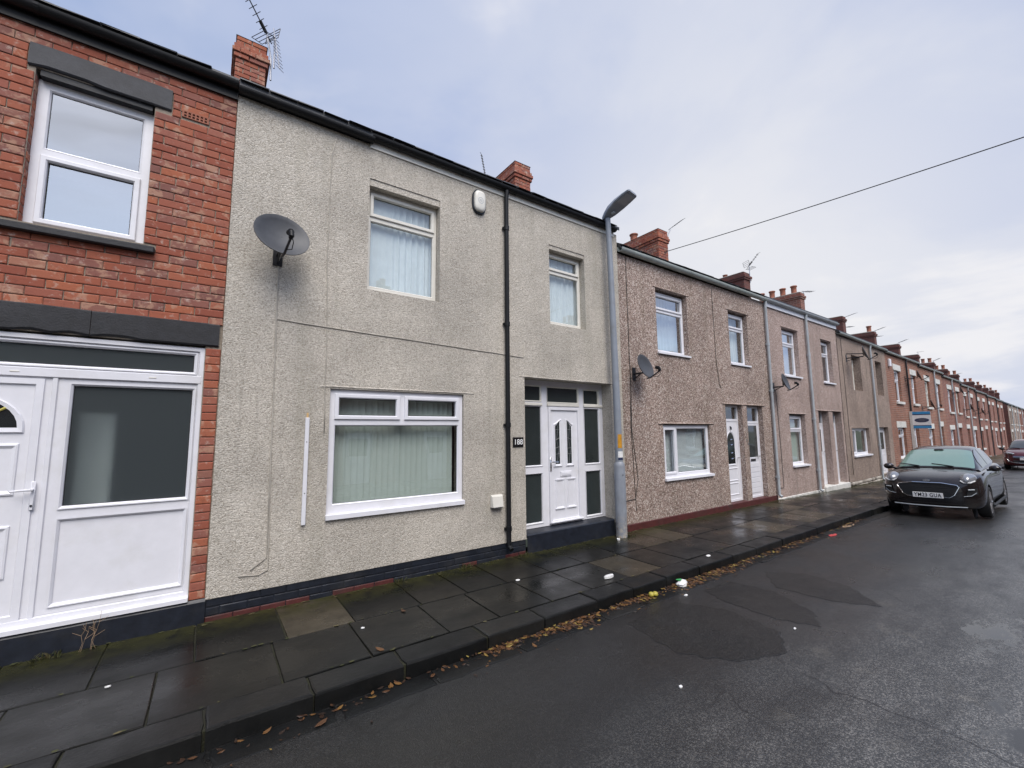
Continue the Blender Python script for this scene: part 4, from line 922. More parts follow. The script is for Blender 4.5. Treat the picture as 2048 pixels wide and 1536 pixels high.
# ================================================================== next pebbledashed house
H3 = empty('terraced_house', (12.63, D0, 0)); tag(H3, 'pinkish pebbledashed terraced house with white fascia board and white plinth', 'house')
X = rel(12.63); W = 5.24
oA = (X(13.65), X(14.72), 3.46, 4.90); oB = (X(16.48), X(17.34), 3.42, 4.86); oC = (X(13.72), X(14.78), 0.85, 2.33); oD = (X(15.80), X(16.62), -0.05, 2.46); oE = (X(16.95), X(17.70), -0.05, 2.46)
wall_mesh(W, 0.02, 5.46, [oA, oB, oC, oD, oE], 0.3, 0.006, ridge=7.9).obj('wall', M['pebbledash_pink'], H3)
for oo, zt, gl in ((oA, 4.42, 'glass_coated'), (oB, 4.36, 'glass'), (oC, 1.85, 'glass')):
    window(H3, oo[0]+0.004, oo[1]-0.006, oo[2]+0.01, oo[3]-0.04, 0.13, top_light(oo[0], oo[1], oo[2]+0.01, oo[3]-0.04, zt), sill=(0.05, 0.055, 0.03), glass=gl)
    drip(H3, oo[0]-0.05, oo[1]+0.05, oo[3]+0.01, 'pebbledash_pink', 0.012)
screen_door(H3, oD[0]+0.003, oD[1]-0.003, 0.10, 2.45, 0.20, 'plain', tz=2.02); screen_door(H3, oE[0]+0.003, oE[1]-0.003, 0.10, 2.45, 0.20, 'plank', tz=2.02)
drip(H3, X(15.6), X(17.8), 2.47, 'pebbledash_pink', 0.012)
pl = MB(); pl.loops([[(W*i/16, -0.012+jit(0.006), -0.7), (W*i/16, -0.014+jit(0.006), 0.02+jit(0.012)), (W*i/16, 0.01, 0.035), (W*i/16, 0.3, 0.04)] for i in range(17)], close=False); pl.obj('plinth', M['white_paint'], H3)
s = MB(); s.cbox(X(15.75), X(17.78), -0.06, 0.25, -0.3, 0.095, 0.015); s.obj('step', M['white_paint'], H3)
roof(H3, W, 5.68, 8.0); gutter(H3, 0.0, W, 5.555, 'pipe_grey', 0.066, fascia=(0.19, 'upvc'))
downpipe(H3, X(15.28), 0.02, 5.5, 'pipe_grey', 0.038, -0.06, (4.2, 2.2, 0.65)); room(H3, W, (0.1, 2.6, 5.4))
chimney(H3, 4.86, 0.52, 2.8, 2.0, 7.3, 8.3, False, ((0.9, 0.16, 0.09),), 'brickwork_dark')
curtain('grey curtain at one side of the tall upper window between two downpipes', H3, oA[0]+0.45, oA[1], 3.5, 4.85, 0.3, 5, 0.04)
curtain('cream roller blind pulled low in the narrow pinkish house upper window', H3, oB[0]+0.03, oB[0]+0.5, 3.5, 4.2, 0.25, 2, 0.004)
curtain('beige blind in the tall lower window of the pinkish house', H3, oC[0]+0.03, oC[1], 0.9, 2.3, 0.25, 3, 0.006, 'blind')

# ================================================================== darker stained house
H4 = empty('terraced_house', SP(17.9), TH); tag(H4, 'dark stained pebbledashed terraced house with bare rubble stone footing', 'house')
X = rel(17.9); W = 5.95
oA = (X(19.30), X(20.36), 3.30, 4.62); oB = (X(22.30), X(23.20), 3.24, 4.66); oC = (X(18.65), X(20.62), 0.93, 1.90); oD = (X(21.85), X(23.25), -0.15, 1.93)
wall_mesh(W, 0.06, 5.18, [oA, oB, oC, oD], 0.3, 0.0, ridge=7.7).obj('wall', M['pebbledash_dark'], H4)
for oo, zt in ((oA, 4.2), (oB, 4.2)):
    window(H4, oo[0]+0.004, oo[1]-0.006, oo[2]+0.01, oo[3]-0.03, 0.24, top_light(oo[0], oo[1], oo[2]+0.01, oo[3]-0.03, zt), mat='upvc_cream')
window(H4, oC[0]+0.004, oC[1]-0.006, 0.94, 1.89, 0.10, [(oC[0]+0.06, oC[0]+0.62, 1.0, 1.83, True), (oC[0]+0.69, oC[1]-0.06, 1.0, 1.83, False)], sill=(0.05, 0.06, 0.04))
screen_door(H4, oD[0]+0.003, oD[1]-0.003, -0.02, 1.92, 0.14, 'pair', tz=1.9)
ft = MB(); ft.box(0, W, 0.03, 0.3, -0.9, 0.062); foot = ft.obj('footing', M['mortar'], H4); rbm = MB()
x = 0.02
for row in range(3):
    x = 0.02
    while x < W-0.05:
        L = random.uniform(0.14, 0.38)
        if not (oD[0]-0.05 < x+L/2 < oD[1]+0.05):
            q = MB(); q.cbox(x, min(x+L-0.015, W), -0.025+jit(0.012), 0.1, -0.28+row*0.115, -0.28+row*0.115+0.10+jit(0.008), 0.025); q.obj('stone', M['rubble'], foot)
        x += L
roof(H4, W, 5.39, 7.8); gutter(H4, 0.0, W, 5.265, 'gutter_grey', 0.064, rag=0.006, fascia=(0.06, 'lead'))
downpipe(H4, X(21.56), -0.1, 5.2, 'pipe_grey', 0.036, -0.06, (2.5, 1.25, 0.5)); room(H4, W, (0.0, 2.3, 5.1))
chimney(H4, 5.45, 0.52, 2.8, 2.2, 7.2, 8.55, False, ((0.35, 0.42, 0.13), (0.85, 0.42, 0.13), (1.35, 0.42, 0.13), (1.85, 0.42, 0.13)), 'brickwork')

# ================================================================== red brick terrace further down the street
def red_house(u0, w, lab, mats, ez, lint, pipe, low_first=True, door='plain', pots=(), fx=(1.2, 4.15), parts=True, gable=False, chz=3.15, name='terraced_house', group=None, root=None):
    R_ = root or empty(name, SP(u0), TH)
    z = zg(u0+w/2)
    tag(R_, lab, 'house', group)
    ez_ = ez
    rr = random.Random(int(u0*10)+len(lab)); fx = (fx[0]+rr.uniform(-0.2, 0.25), fx[1]+rr.uniform(-0.3, 0.2)); dw_ = rr.uniform(-0.1, 0.12)
    up = [(fx[0], fx[0]+1.05+dw_, ez-2.05, ez-0.62), (fx[1], fx[1]+0.95+dw_, ez-2.05, ez-0.62)]
    lw = (0.95, 2.25, z+0.75, z+2.10) if low_first else (3.75, 5.05, z+0.75, z+2.10)
    dr = (3.85, 4.85, z+0.05, z+2.22) if low_first else (1.0, 2.0, z+0.05, z+2.22)
    wall_mesh(w, z-0.8, ez, [*up, lw, dr], 0.3, 0.0, ridge=ez+2.5).obj('wall', M[mats], R_)
    for o_ in (*up, lw):
        window(R_, o_[0]+0.004, o_[1]-0.004, o_[2]+0.006, o_[3]-0.01, 0.10, top_light(o_[0], o_[1], o_[2], o_[3], o_[2]+(o_[3]-o_[2])*rr.choice((0.66, 0.5, 0.7, 0.62))), simple=True, mat=rr.choice(('upvc', 'upvc', 'upvc_cream')), sill=(0.07, 0.12, 0.09), sill_mat='white_paint')
        if lint: q = MB(); q.cbox(o_[0]-0.14, o_[1]+0.14, -0.02, 0.09, o_[3]-0.008, o_[3]+0.27, 0.008); q.obj('lintel', M[lint], R_)
    screen_door(R_, dr[0]+0.003, dr[1]-0.003, dr[2], dr[3]-0.01, 0.12, door, tz=dr[2]+1.8)
    if lint: q = MB(); q.cbox(dr[0]-0.14, dr[1]+0.14, -0.02, 0.09, dr[3]-0.008, dr[3]+0.27, 0.008); q.obj('lintel', M[lint], R_)
    s = MB(); s.cbox(dr[0]-0.05, dr[1]+0.05, -0.05, 0.2, z-0.5, dr[2]-0.003, 0.01); s.obj('step', M['flaunch'], R_)
    roof(R_, w, ez+0.20, ez+2.6); gutter(R_, 0, w, ez+0.085, 'gutter_grey', 0.06, fascia=(0.06, 'lead'))
    downpipe(R_, pipe[0], z+0.02, ez+0.03, pipe[1], 0.036, -0.06, (ez-1.2, z+1.6))
    room(R_, w, (z+0.1, z+2.4, ez-0.1))
    chimney(R_, w-0.52, 0.5, 2.8, 2.1, ez+2.0, ez+chz, False, pots, 'brickwork_dark')
    return R_
P = lambda n: tuple((0.3+0.45*k, 0.42, 0.13) for k in range(n))
reds = [(23.85, 6.0, 'orange red brick terraced house with an alarm box and white painted lintels', 'brickwork_orange', 5.13, 'white_paint', (3.35, 'metal_dark'), True, 'plain', ()),
        (29.85, 6.0, 'red brick terraced house behind the agent board, pale downpipe between windows', 'brickwork_orange', 5.04, 'white_paint', (3.6, 'pipe_grey'), True, 'plain', P(1)),
        (35.85, 6.0, 'red brick terraced house with grey downpipe and dark dish under its eaves', 'brickwork', 4.90, 'white_paint', (2.8, 'pipe_grey'), True, 'pair', ()),
        (41.85, 6.0, 'red brick terraced house with wide grey downpipe and blue white door', 'brickwork', 4.72, 'white_paint', (2.8, 'pipe_grey'), False, 'pair', ()),
        (47.85, 6.0, 'far red brick terraced house with a black downpipe and white lintels', 'brickwork', 4.60, 'white_paint', (0.5, 'metal_dark'), True, 'dark', P(2)),
        (53.85, 6.0, 'far red brick terraced house with two pale chimney pots beside black downpipe', 'brickwork', 4.48, 'white_paint', (0.6, 'metal_dark'), False, 'plain', P(2)),
        (59.85, 4.9, 'last red brick house of the terrace before the side street', 'brickwork', 4.38, 'white_paint', (0.5, 'metal_dark'), True, 'plain', P(2))]
for a in reds:
    w_ = a[1]
    red_house(a[0], w_, a[2], a[3], a[4], a[5], a[6], a[7], a[8], a[9], fx=(1.2, 4.15) if w_ > 5.5 else (0.8, 3.2)) if w_ > 5.5 else red_house(a[0], 6.0, a[2], a[3], a[4], a[5], a[6], a[7], a[8], a[9])
for k, (u_, mt, lab) in enumerate(((70.2, 'pebbledash_dark', 'brown rendered end house beyond the side street with dark brick gable'), (76.2, 'pebbledash', 'beige rendered house second beyond the side street'), (82.2, 'brickwork', 'distant red brick house past the beige rendered one'), (88.2, 'brickwork_dark', 'distant dark brick house near the street end'), (94.2, 'brickwork', 'farthest red brick house in the row'))):
    R_ = red_house(u_, 6.0, lab, mt, 4.25-0.06*k, 'white_paint', (3.3, 'pipe_grey'), k % 2 == 0, 'plain', P(2))
    if k == 0:
        q = MB(); z = zg(70); q.poly([(-0.02, 0.0, z-0.8), (-0.02, 7.6, z-0.8), (-0.02, 7.6, 4.25), (-0.02, 3.8, 6.7), (-0.02, 0.0, 4.25)]); q.obj('gable_wall', M['brickwork_dark'], R_)
# blue clad block far off at the street end
bb = empty('blue_building', SP(150, 6, zg(150))); tag(bb, 'far blue clad building rising over the end of the street', 'building')
q = MB(); q.box(0, 14, 0, 20, -1, 7.6); bw = q.obj('wall', M['blue_clad'], bb); q = MB(); q.box(-0.3, 14.3, -0.3, 20.3, 7.6, 8.0); q.obj('roof', M['lead'], bb)
for k in range(6): q = MB(); q.box(-0.08, 0.05, 1+3*k, 3+3*k, 4.6, 6.4); q.obj('window', M['glass_dark'], bb)

# ================================================================== the terrace across the street (seen only in window reflections)
for k in range(6):
    R_ = empty('terraced_house', (-6+6.0*(k+1), D0+RO-2.35, 0), math.pi)
    red_house(0, 6.0, ['red brick house opposite, directly facing the brick house with black lintels', 'red brick house opposite, facing the dish on the roughcast wall', 'dark brick house opposite, facing the door of house 188', 'red brick house opposite, facing the brown pebbledashed house', 'orange brick house opposite, facing the pinkish pebbledashed house', 'red brick house opposite, facing the dark stained house'][k], ['brickwork', 'brickwork', 'brickwork_dark', 'brickwork', 'brickwork_orange', 'brickwork'][k], 5.5, 'white_paint', (3.3, 'pipe_grey'), k % 2 == 0, 'plain', P(2), root=R_)
# ================================================================== things fixed to the houses
def dish(loc, rz, label, size=1.0, arm=0.30, group='satellite dishes on the terrace', az=10, el=17, double=False):
    """loc = wall point in world space behind the dish"""
    R_ = empty('satellite_dish', loc, rz); tag(R_, label, 'satellite dish', group)
    b = MB(); b.box(-0.05, 0.05, -0.012, 0.0, -0.13, 0.13); b.tube([(0, -0.01, 0.0), (0, -arm, 0.0), (0, -arm, 0.12)], 0.019, 10)
    b.tube([(0, -0.01, -0.1), (0, -arm*0.8, -0.01)], 0.010, 6)
    if double: b.tube([(0, -0.01, 0.16), (0, -arm, 0.10)], 0.016, 8)
    smooth_by_angle(b.obj('wall_bracket', M['metal_dark'], R_), 50)
    q = MB(); n = 28; L = []
    for k in range(7):
        t = k/6; L.append([(0.285*t*size*math.cos(2*math.pi*j/n), 0.062*(1-t*t)-0.03, 0.255*t*size*math.sin(2*math.pi*j/n)) for j in range(n)])
    L[0] = [(1e-4*math.cos(2*math.pi*j/n), 0.032, 1e-4*math.sin(2*math.pi*j/n)) for j in range(n)]
    L.append([(0.291*size*math.cos(2*math.pi*j/n), -0.030, 0.261*size*math.sin(2*math.pi*j/n)) for j in range(n)])
    L.append([(0.291*size*math.cos(2*math.pi*j/n), -0.018, 0.261*size*math.sin(2*math.pi*j/n)) for j in range(n)])
    L.append([(0.10*size*math.cos(2*math.pi*j/n), 0.045, 0.10*size*math.sin(2*math.pi*j/n)) for j in range(n)])
    q.loops(L, cap1=True)
    rf = q.obj('reflector', M['dish_grey'], R_); smooth_by_angle(rf, 60)
    rf.location = (0, -arm-0.05, 0.12); rf.rotation_euler = (RAD(-el), 0, RAD(az))
    a = MB(); s_ = size; a.tube([(0, 0.03, -0.255*s_), (0, -0.04, -0.268*s_), (0, -0.27*s_, -0.21*s_)], 0.014, 8); a.obj('feed_arm', M['metal_dark'], rf)
    a = MB(); a.tube([(0, -0.245*s_, -0.215*s_), (0, -0.28*s_, -0.20*s_), (0, -0.282*s_, -0.145*s_)], [0.020, 0.030, 0.026], 10); a.tube([(0, -0.275*s_, -0.145*s_), (0, -0.215*s_, -0.115*s_)], [0.034, 0.030], 12)
    a.tube([(0, -0.28*s_, -0.19*s_), (0.02, -0.27*s_, -0.27*s_), (0.03, -0.18*s_, -0.30*s_), (0.0, -0.1*s_, -0.255*s_)], 0.005, 6)
    smooth_by_angle(a.obj('receiver', M['black_plastic'], rf), 50)
    return R_
dish((0.545, D0-0.013, 3.99), 0, 'large dark oval satellite dish on the grey roughcast wall of house 188', 1.0, 0.26)
dish((6.90, D0, 3.02), 0, 'dark satellite dish on brown pebbledash beside the lamp post', 0.95, 0.22)
dish((12.85, D0, 3.06), 0, 'small satellite dish on the pinkish pebbledash beside a downpipe', 0.92, 0.26)
dish(SP(18.75, 0, 4.42), TH, 'satellite dish on a long twin bracket at the stained house', 1.0, 0.5, double=True)
dish(SP(27.0, 0, 4.22), TH, 'satellite dish by the dark downpipe of the orange brick house', 0.95, 0.45)
dish(SP(29.9, 0, 2.95), TH, 'satellite dish just above the agent board', 1.0, 0.35)
dish(SP(38.6, 0, 4.08), TH, 'satellite dish under the eaves beside a pale far downpipe', 1.0, 0.4)
dish(SP(42.3, 0, 3.1), TH, 'far satellite dish beside the wide grey downpipe', 1.0, 0.35)
dish(SP(47.2, 0, 2.95), TH, 'far satellite dish beside a black downpipe on red brick', 1.0, 0.35)

# alarm box
al = empty('alarm_box', (3.29, D0-0.013, 5.51)); tag(al, 'cream oval burglar alarm box high on the roughcast wall under gutter', 'alarm box')
def ovl(rx, rz, y, n=28, p=2.6): return [(rx*math.copysign(abs(math.cos(2*math.pi*k/n))**(2/p), math.cos(2*math.pi*k/n)), y, rz*math.copysign(abs(math.sin(2*math.pi*k/n))**(2/p), math.sin(2*math.pi*k/n))) for k in range(n)]
q = MB(); q.loops([ovl(0.125, 0.20, 0), ovl(0.125, 0.20, -0.025), ovl(0.12, 0.195, -0.03)], cap1=True); q.obj('back_plate', M['navy_paint'], al)
q = MB(); q.loops([ovl(0.100, 0.172, -0.028, p=3.2), ovl(0.100, 0.172, -0.055, p=3.2), ovl(0.092, 0.162, -0.068, p=3.2), ovl(0.06, 0.13, -0.078)], cap1=True); smooth_by_angle(q.obj('cover', M['upvc_cream'], al), 50)
q = MB(); q.loops([ovl(0.05, 0.05, -0.0795, p=2), ovl(0.042, 0.042, -0.0795, p=2)]); q.box(-0.025, 0.025, -0.0797, -0.0787, 0.006, 0.014); q.box(-0.025, 0.025, -0.0797, -0.0787, -0.014, -0.006); q.obj('printed_emblem', M['pipe_grey'], al)
al2 = empty('alarm_box', SP(24.35, 0, 4.75), TH); tag(al2, 'white alarm box high on the orange brick house', 'alarm box')
q = MB(); q.cbox(-0.11, 0.11, -0.09, 0, -0.17, 0.17, 0.02); q.obj('cover', M['upvc'], al2)
# house number plaque
pq = empty('house_number_plaque', (4.01, D0-0.013, 1.73)); tag(pq, 'small black house number plaque reading 188 in white', 'sign')
q = MB(); q.cbox(-0.103, 0.103, -0.012, 0, -0.078, 0.078, 0.004); q.obj('plate', M['plaque'], pq)
o = link('numerals', text_mesh('188', 0.118, 0.001, True), pq, (0, -0.0135, 0), (math.pi/2, 0, 0)); o.data.materials.append(M['paper'])
# numerals on the pillar between the twin doors
for xx, zz, ch_ in ((11.14, 1.71, '1'), (11.18, 1.62, '9'), (11.24, 1.53, '0')):
    o = link('door_numeral', text_mesh(ch_, 0.10, 0.004, True), None, (xx, D0-0.006, zz), (math.pi/2, 0, 0)); o.data.materials.append(M['chrome']); tag(o, 'small pale metal door numeral on the pillar between twin doors, %s of three' % {'1': 'topmost', '9': 'middle', '0': 'lowest'}[ch_], 'numeral')
# vent cover
vc = empty('vent_cover', (3.59, D0-0.013, 0.86)); tag(vc, 'square cream vent cowl low on the wall beside black downpipe', 'vent')
q = MB(); q.loops([[(-0.10, 0, -0.085), (0.10, 0, -0.085), (0.10, 0, 0.095), (-0.10, 0, 0.095)], [(-0.10, -0.02, -0.085), (0.10, -0.02, -0.085), (0.10, -0.02, 0.095), (-0.10, -0.02, 0.095)], [(-0.09, -0.075, -0.08), (0.09, -0.075, -0.08), (0.09, -0.05, 0.07), (-0.09, -0.05, 0.07)]], cap1=True); q.obj('cowl', M['upvc_cream'], vc)
q = MB(); q.box(-0.08, 0.08, -0.066, -0.02, -0.098, -0.084); q.obj('grille', M['lead'], vc)
# white trunking strip
ts = empty('trunking_strip', (0.94, D0-0.013, 0.85)); tag(ts, 'upright white plastic strip screwed to the wall beside lower window', 'strip')
q = MB(); q.cbox(-0.022, 0.022, -0.026, 0, 0, 1.235, 0.004); q.obj('cover', M['upvc'], ts)
for zz in (0.36, 0.95): q = MB(); q.tube([(0, -0.029, zz), (0, -0.024, zz)], 0.006, 8); q.obj('screw', M['metal_dark'], ts)
q = MB(); q.box(-0.010, 0.010, -0.014, 0, 1.235, 1.29); q.obj('wood_end', M['wood_peg'], ts)
# cables
def cable(pts, r, mat, label, loc=None, sag=0.004):
    P_ = []
    for a, b in zip(pts[:-1], pts[1:]):
        a, b = Vector(a), Vector(b); n = max(1, int((b-a).length/0.25))
        for k in range(n): q = a.lerp(b, k/n); P_.append((q.x+jit(sag), q.y, q.z+jit(sag)))
    P_.append(pts[-1]); m = MB(); m.tube(P_, r, 6); o = m.obj('cable', M[mat], smooth=True); tag(o, label, 'cable'); return o
yw = D0-0.018
cable([(0.60, yw-0.1, 4.05), (0.555, yw, 3.92), (0.56, yw, 3.34), (0.58, yw, 1.94), (0.60, yw, 0.84), (0.605, yw, 0.42), (0.52, yw, 0.38), (0.33, yw, 0.40)], 0.006, 'cable_cream', 'cream cable running from the big dish down to the plinth')
cable([(0.565, yw, 3.9), (0.575, yw, 2.0), (0.585, yw, 0.9), (0.59, yw, 0.55), (0.44, yw, 0.44)], 0.005, 'cable_cream', 'thin cream cable ending in a short kink low on the roughcast')
cable([(0.56, yw, 3.225), (1.10, yw, 3.20), (2.06, yw, 3.17), (3.23, yw, 3.13), (4.14, yw, 3.10), (4.155, yw, 3.33)], 0.006, 'cable_cream', 'cable crossing the roughcast wall sideways between the storeys')
cable([(1.14, yw, 5.70), (1.095, yw, 5.48), (1.09, yw, 4.2), (1.12, yw, 2.92), (1.12, yw, 2.48), (1.13, yw, 1.9)], 0.0055, 'cable_cream', 'upright cable from the gutter down beside the lower window')
yw = D0-0.006
cable([(6.78, yw, 5.42), (6.78, yw, 3.4), (6.79, yw, 2.9), (6.77, yw, 1.9), (6.90, yw, 0.95), (6.80, yw, 0.58), (6.52, yw, 0.57)], 0.007, 'cable_black', 'black cable looping down the pebbledash behind the lamp post')
cable([(6.80, yw, 2.95), (6.74, yw, 2.0), (6.78, yw, 1.2), (6.81, yw, 0.36)], 0.006, 'cable_black', 'thin black cable hanging from the lamp post side dish')
cable([(9.96, yw, 5.4), (9.97, yw, 3.6), (10.05, yw, 3.0), (10.12, yw, 2.9)], 0.006, 'cable_black', 'short dark cable between the two upper pebbledash windows')
cable([(12.98, yw, 3.0), (13.02, yw, 1.5), (13.02, yw, 0.3), (12.72, yw, 0.28)], 0.006, 'cable_black', 'black cable below the small dish by the grey downpipe')
cable([SP(18.3, -0.008, 5.1), SP(18.32, -0.008, 2.6), SP(18.34, -0.008, 0.3)], 0.007, 'cable_black', 'long dark cable down the stained house wall')

# TV aerials
def aerial(loc, label, boom, n_el, mast, mast_h, refl=True, group='rooftop television aerials', el_len=0.16, mat='metal_dark'):
    """boom = direction vector of the boom; loc = foot of the mast"""
    R_ = empty('television_aerial', loc); tag(R_, label, 'aerial', group)
    q = MB(); top = Vector((mast[0], mast[1], mast_h)); q.tube([(0, 0, 0), (mast[0]*0.15, mast[1]*0.15, mast_h*0.5), top], 0.016, 8); q.obj('mast', M['alu'], R_)
    bv = Vector(boom); d = bv.normalized(); side = d.cross(Vector((0, 0, 1))).normalized(); up = side.cross(d)
    q = MB(); q.tube([top-d*0.15, top+bv], 0.011, 6); bo = q.obj('boom', M[mat], R_)
    for k in range(n_el):
        c = top+bv*((k+1.0)/n_el); e = MB(); e.tube([c-side*el_len, c+side*el_len], 0.006, 5); e.obj('element', M[mat], R_)
    if refl:
        q = MB(); c = top-d*0.1
        for sgn in (-1, 1):
            for k in range(4):
                h = c+up*sgn*(0.05+0.055*k)-d*(-0.05)*0+d*0.04*k; q.tube([h-side*0.17, h+side*0.17], 0.006, 5)
            for ss in (-1, 1): q.tube([c+side*ss*0.17+up*sgn*0.04, c+side*ss*0.17+up*sgn*0.22+d*0.12], 0.006, 5)
        q.obj('reflector_grid', M[mat], R_)
        q = MB(); a_, b_ = top+d*0.02, top+d*0.2; q.tube([a_, b_], 0.03, 8); q.obj('dipole_box', M['black_plastic'], R_)
    return R_
aerial((0.56, 8.42, 8.35), 'long slanting television aerial strapped to the brick house chimney', (-0.55, -0.35, 0.62), 9, (-0.10, 0.0), 0.88, el_len=0.10)
a2 = aerial((0.60, 8.40, 8.60), 'small aerial hanging down beside the brick house chimney', (0.10, -0.12, -0.72), 9, (-0.02, -0.05), 0.62, False, el_len=0.09, mat='alu')
aerial((5.80, 9.4, 8.3), 'upright aerial standing behind the chimney of house 188', (-0.08, 0.1, 0.75), 9, (0.0, 0.0), 0.45, False, el_len=0.10)
aerial((12.35, 8.4, 7.9), 'aerial on a leaning mast at the pebbledash chimney', (0.55, -0.1, 0.42), 6, (0.35, 0.0), 0.95, False, el_len=0.13)
aerial((17.95, 8.35, 7.9), 'aerial with a square grid beside the low dark chimney', (0.42, -0.2, 0.55), 5, (0.0, 0.0), 0.75, True, el_len=0.12)
k = 0
for (u_, z_, lab) in ((24.1, 8.0, 'aerial at the chimney with four tall pots'), (30.1, 7.6, 'aerial with level spines on the orange brick house chimney'), (30.0, 7.0, 'second lower aerial on the orange brick house chimney'), (36.1, 7.6, 'aerial pointing along the street behind the agent board house chimney'), (36.0, 7.2, 'lower aerial on the chimney behind the agent board'), (42.1, 7.5, 'far aerial on the chimney of the house with the eaves dish'), (48.0, 7.4, 'far aerial over the wide downpipe house'), (54.0, 7.2, 'far aerial over the black downpipe house'), (66.0, 6.9, 'far aerial on the last chimney before the side street')):
    p_ = SP(u_, 2.9, z_); aerial(p_, lab, ((0.75, -0.3, 0.28) if k % 2 else (0.8, -0.1, 0.1)), 6, (0.0, 0.0), 0.75, False, el_len=0.14); k += 1
# telephone wire from the pebbledash chimney across the street
B = Vector((12.22, 8.37, 7.86)); ray = Vector((1.51645884, 0.07125762, 0.68530441)); Q = Vector((0, 0, 1.9))+ray*8.2
E_ = B+(Q-B)*1.75; pts = []
for i in range(41):
    t = i/40; p_ = B.lerp(E_, t); p_.z -= 0.22*4*t*(1-t)*0.55; pts.append(p_)
m = MB(); m.tube(pts, 0.011, 6); w_ = m.obj('telephone_wire', M['cable_black'], smooth=True); tag(w_, 'telephone wire stretched from a chimney out over the street', 'wire')
wb = empty('wire_bracket', (12.30, 8.37, 7.86)); tag(wb, 'iron wire bracket on the pebbledash house chimney', 'bracket')
q = MB(); q.tube([(0.0, 0.02, 0), (-0.08, 0.0, 0), (-0.08, 0.0, 0.03)], 0.014, 6); q.tube([(-0.10, 0, -0.08), (0.12, 0, 0.10)], 0.009, 6); q.obj('hook', M['metal_dark'], wb)

# ================================================================== lamp post
LP = empty('lamp_post', (6.17, 5.39, 0)); tag(LP, 'grey steel street lamp post standing by the wall of house 188', 'lamp post')
q = MB(); n = 20
def circ(r, z, cx=0, cy=0): return [(cx+r*math.cos(2*math.pi*k/n), cy+r*math.sin(2*math.pi*k/n), z) for k in range(n)]
q.loops([circ(0.100, -0.15), circ(0.099, 0.0), circ(0.098, 1.24), circ(0.094, 1.29), circ(0.070, 1.33)], cap1=True); smooth_by_angle(q.obj('base_section', M['steel_worn'], LP), 40)
q = MB(); q.loops([circ(0.070, 1.32), circ(0.066, 2.5, -0.01), circ(0.055, 5.0, -0.05), circ(0.050, 5.98, -0.075)], cap1=True); smooth_by_angle(q.obj('column', M['steel'], LP), 40)
q = MB(); q.loops([[(0.1015*math.cos(a), 0.1015*math.sin(a), z) for a in [RAD(-125+5*k) for k in range(15)]] for z in (0.42, 0.44, 1.12, 1.14)], close=False)
dd = q.obj('access_door', M['steel_worn'], LP); dd.modifiers.new('t', 'SOLIDIFY').thickness = 0.004
q = MB(); q.tube([(-0.03, -0.099, 1.10), (-0.03, -0.106, 1.10)], 0.010, 8); q.obj('lock', M['metal_dark'], LP)
for (z0, z1, mt, nm) in ((1.58, 1.83, 'orange_sticker', 'sticker'), (1.41, 1.52, 'paper', 'sticker'), (1.365, 1.41, 'navy_print', 'sticker')):
    q = MB(); q.loops([[(0.0708*math.cos(a)-0.001, 0.0708*math.sin(a), z) for a in [RAD(-150+10*k) for k in range(11 if mt != 'orange_sticker' else 8)]] for z in (z0, z1)], close=False); q.obj(nm, M[mt], LP)
# lantern head reaching out over the street
hd = MB(); secs = [(0.10, 0.05, 0.045, -0.02), (0.02, 0.085, 0.075, 0.0), (-0.10, 0.145, 0.085, 0.03), (-0.28, 0.18, 0.070, 0.07), (-0.46, 0.18, 0.050, 0.10), (-0.58, 0.165, 0.033, 0.115), (-0.60, 0.14, 0.02, 0.118)]
L = []
for (yy, hw, hh, zo) in secs:
    L.append([(-hw, yy, zo), (-hw*0.75, yy, zo+hh), (0, yy, zo+hh*1.25), (hw*0.75, yy, zo+hh), (hw, yy, zo), (hw*0.92, yy, zo-0.02), (0, yy, zo-0.025), (-hw*0.92, yy, zo-0.02)])
hd.loops(L, cap0=True, cap1=True); head = hd.obj('lantern', M['steel'], LP, (-0.078, 0.0, 6.03), (RAD(-14), 0, RAD(10))); smooth_by_angle(head, 35)
q = MB(); q.loops([[(-0.14, -0.32, 0.055), (0.14, -0.32, 0.055), (0.135, -0.56, 0.088), (-0.135, -0.56, 0.088)], [(-0.13, -0.325, 0.047), (0.13, -0.325, 0.047), (0.125, -0.55, 0.080), (-0.125, -0.55, 0.080)]], cap1=True); q.obj('lens', M['lamp_glass'], head)
q = MB(); q.cbox(-0.03, 0.03, -0.16, -0.10, -0.03, 0.01, 0.005); q.obj('clip', M['pipe_grey'], head)

# ================================================================== estate agent board
sb = empty('agent_board', SP(27.0, -0.62, zg(27)), TH); tag(sb, 'estate agent board on a post with blue bands and dark oval', 'sign')
q = MB(); q.box(-0.03, 0.03, 0.50, 0.60, -0.1, 2.85); q.obj('post', M['white_paint'], sb)
z0 = 2.05
q = MB(); q.box(-0.012, 0.012, -0.12, 0.50, z0, z0+0.78); q.obj('board', M['paper'], sb)
for (a_, b_, mt) in ((z0+0.66, z0+0.775, 'blue_print'), (z0+0.005, z0+0.12, 'blue_print'), (z0+0.62, z0+0.662, 'navy_print'), (z0+0.122, z0+0.15, 'navy_print')):
    q = MB(); q.quad((-0.015, -0.118, a_), (-0.015, 0.498, a_), (-0.015, 0.498, b_), (-0.015, -0.118, b_)); q.obj('printed_band', M[mt], sb)
q = MB(); q.poly([(-0.016, 0.19+0.25*math.cos(2*math.pi*k/24), z0+0.38+0.10*math.sin(2*math.pi*k/24)) for k in range(24)]); q.obj('printed_oval', M['navy_print'], sb)
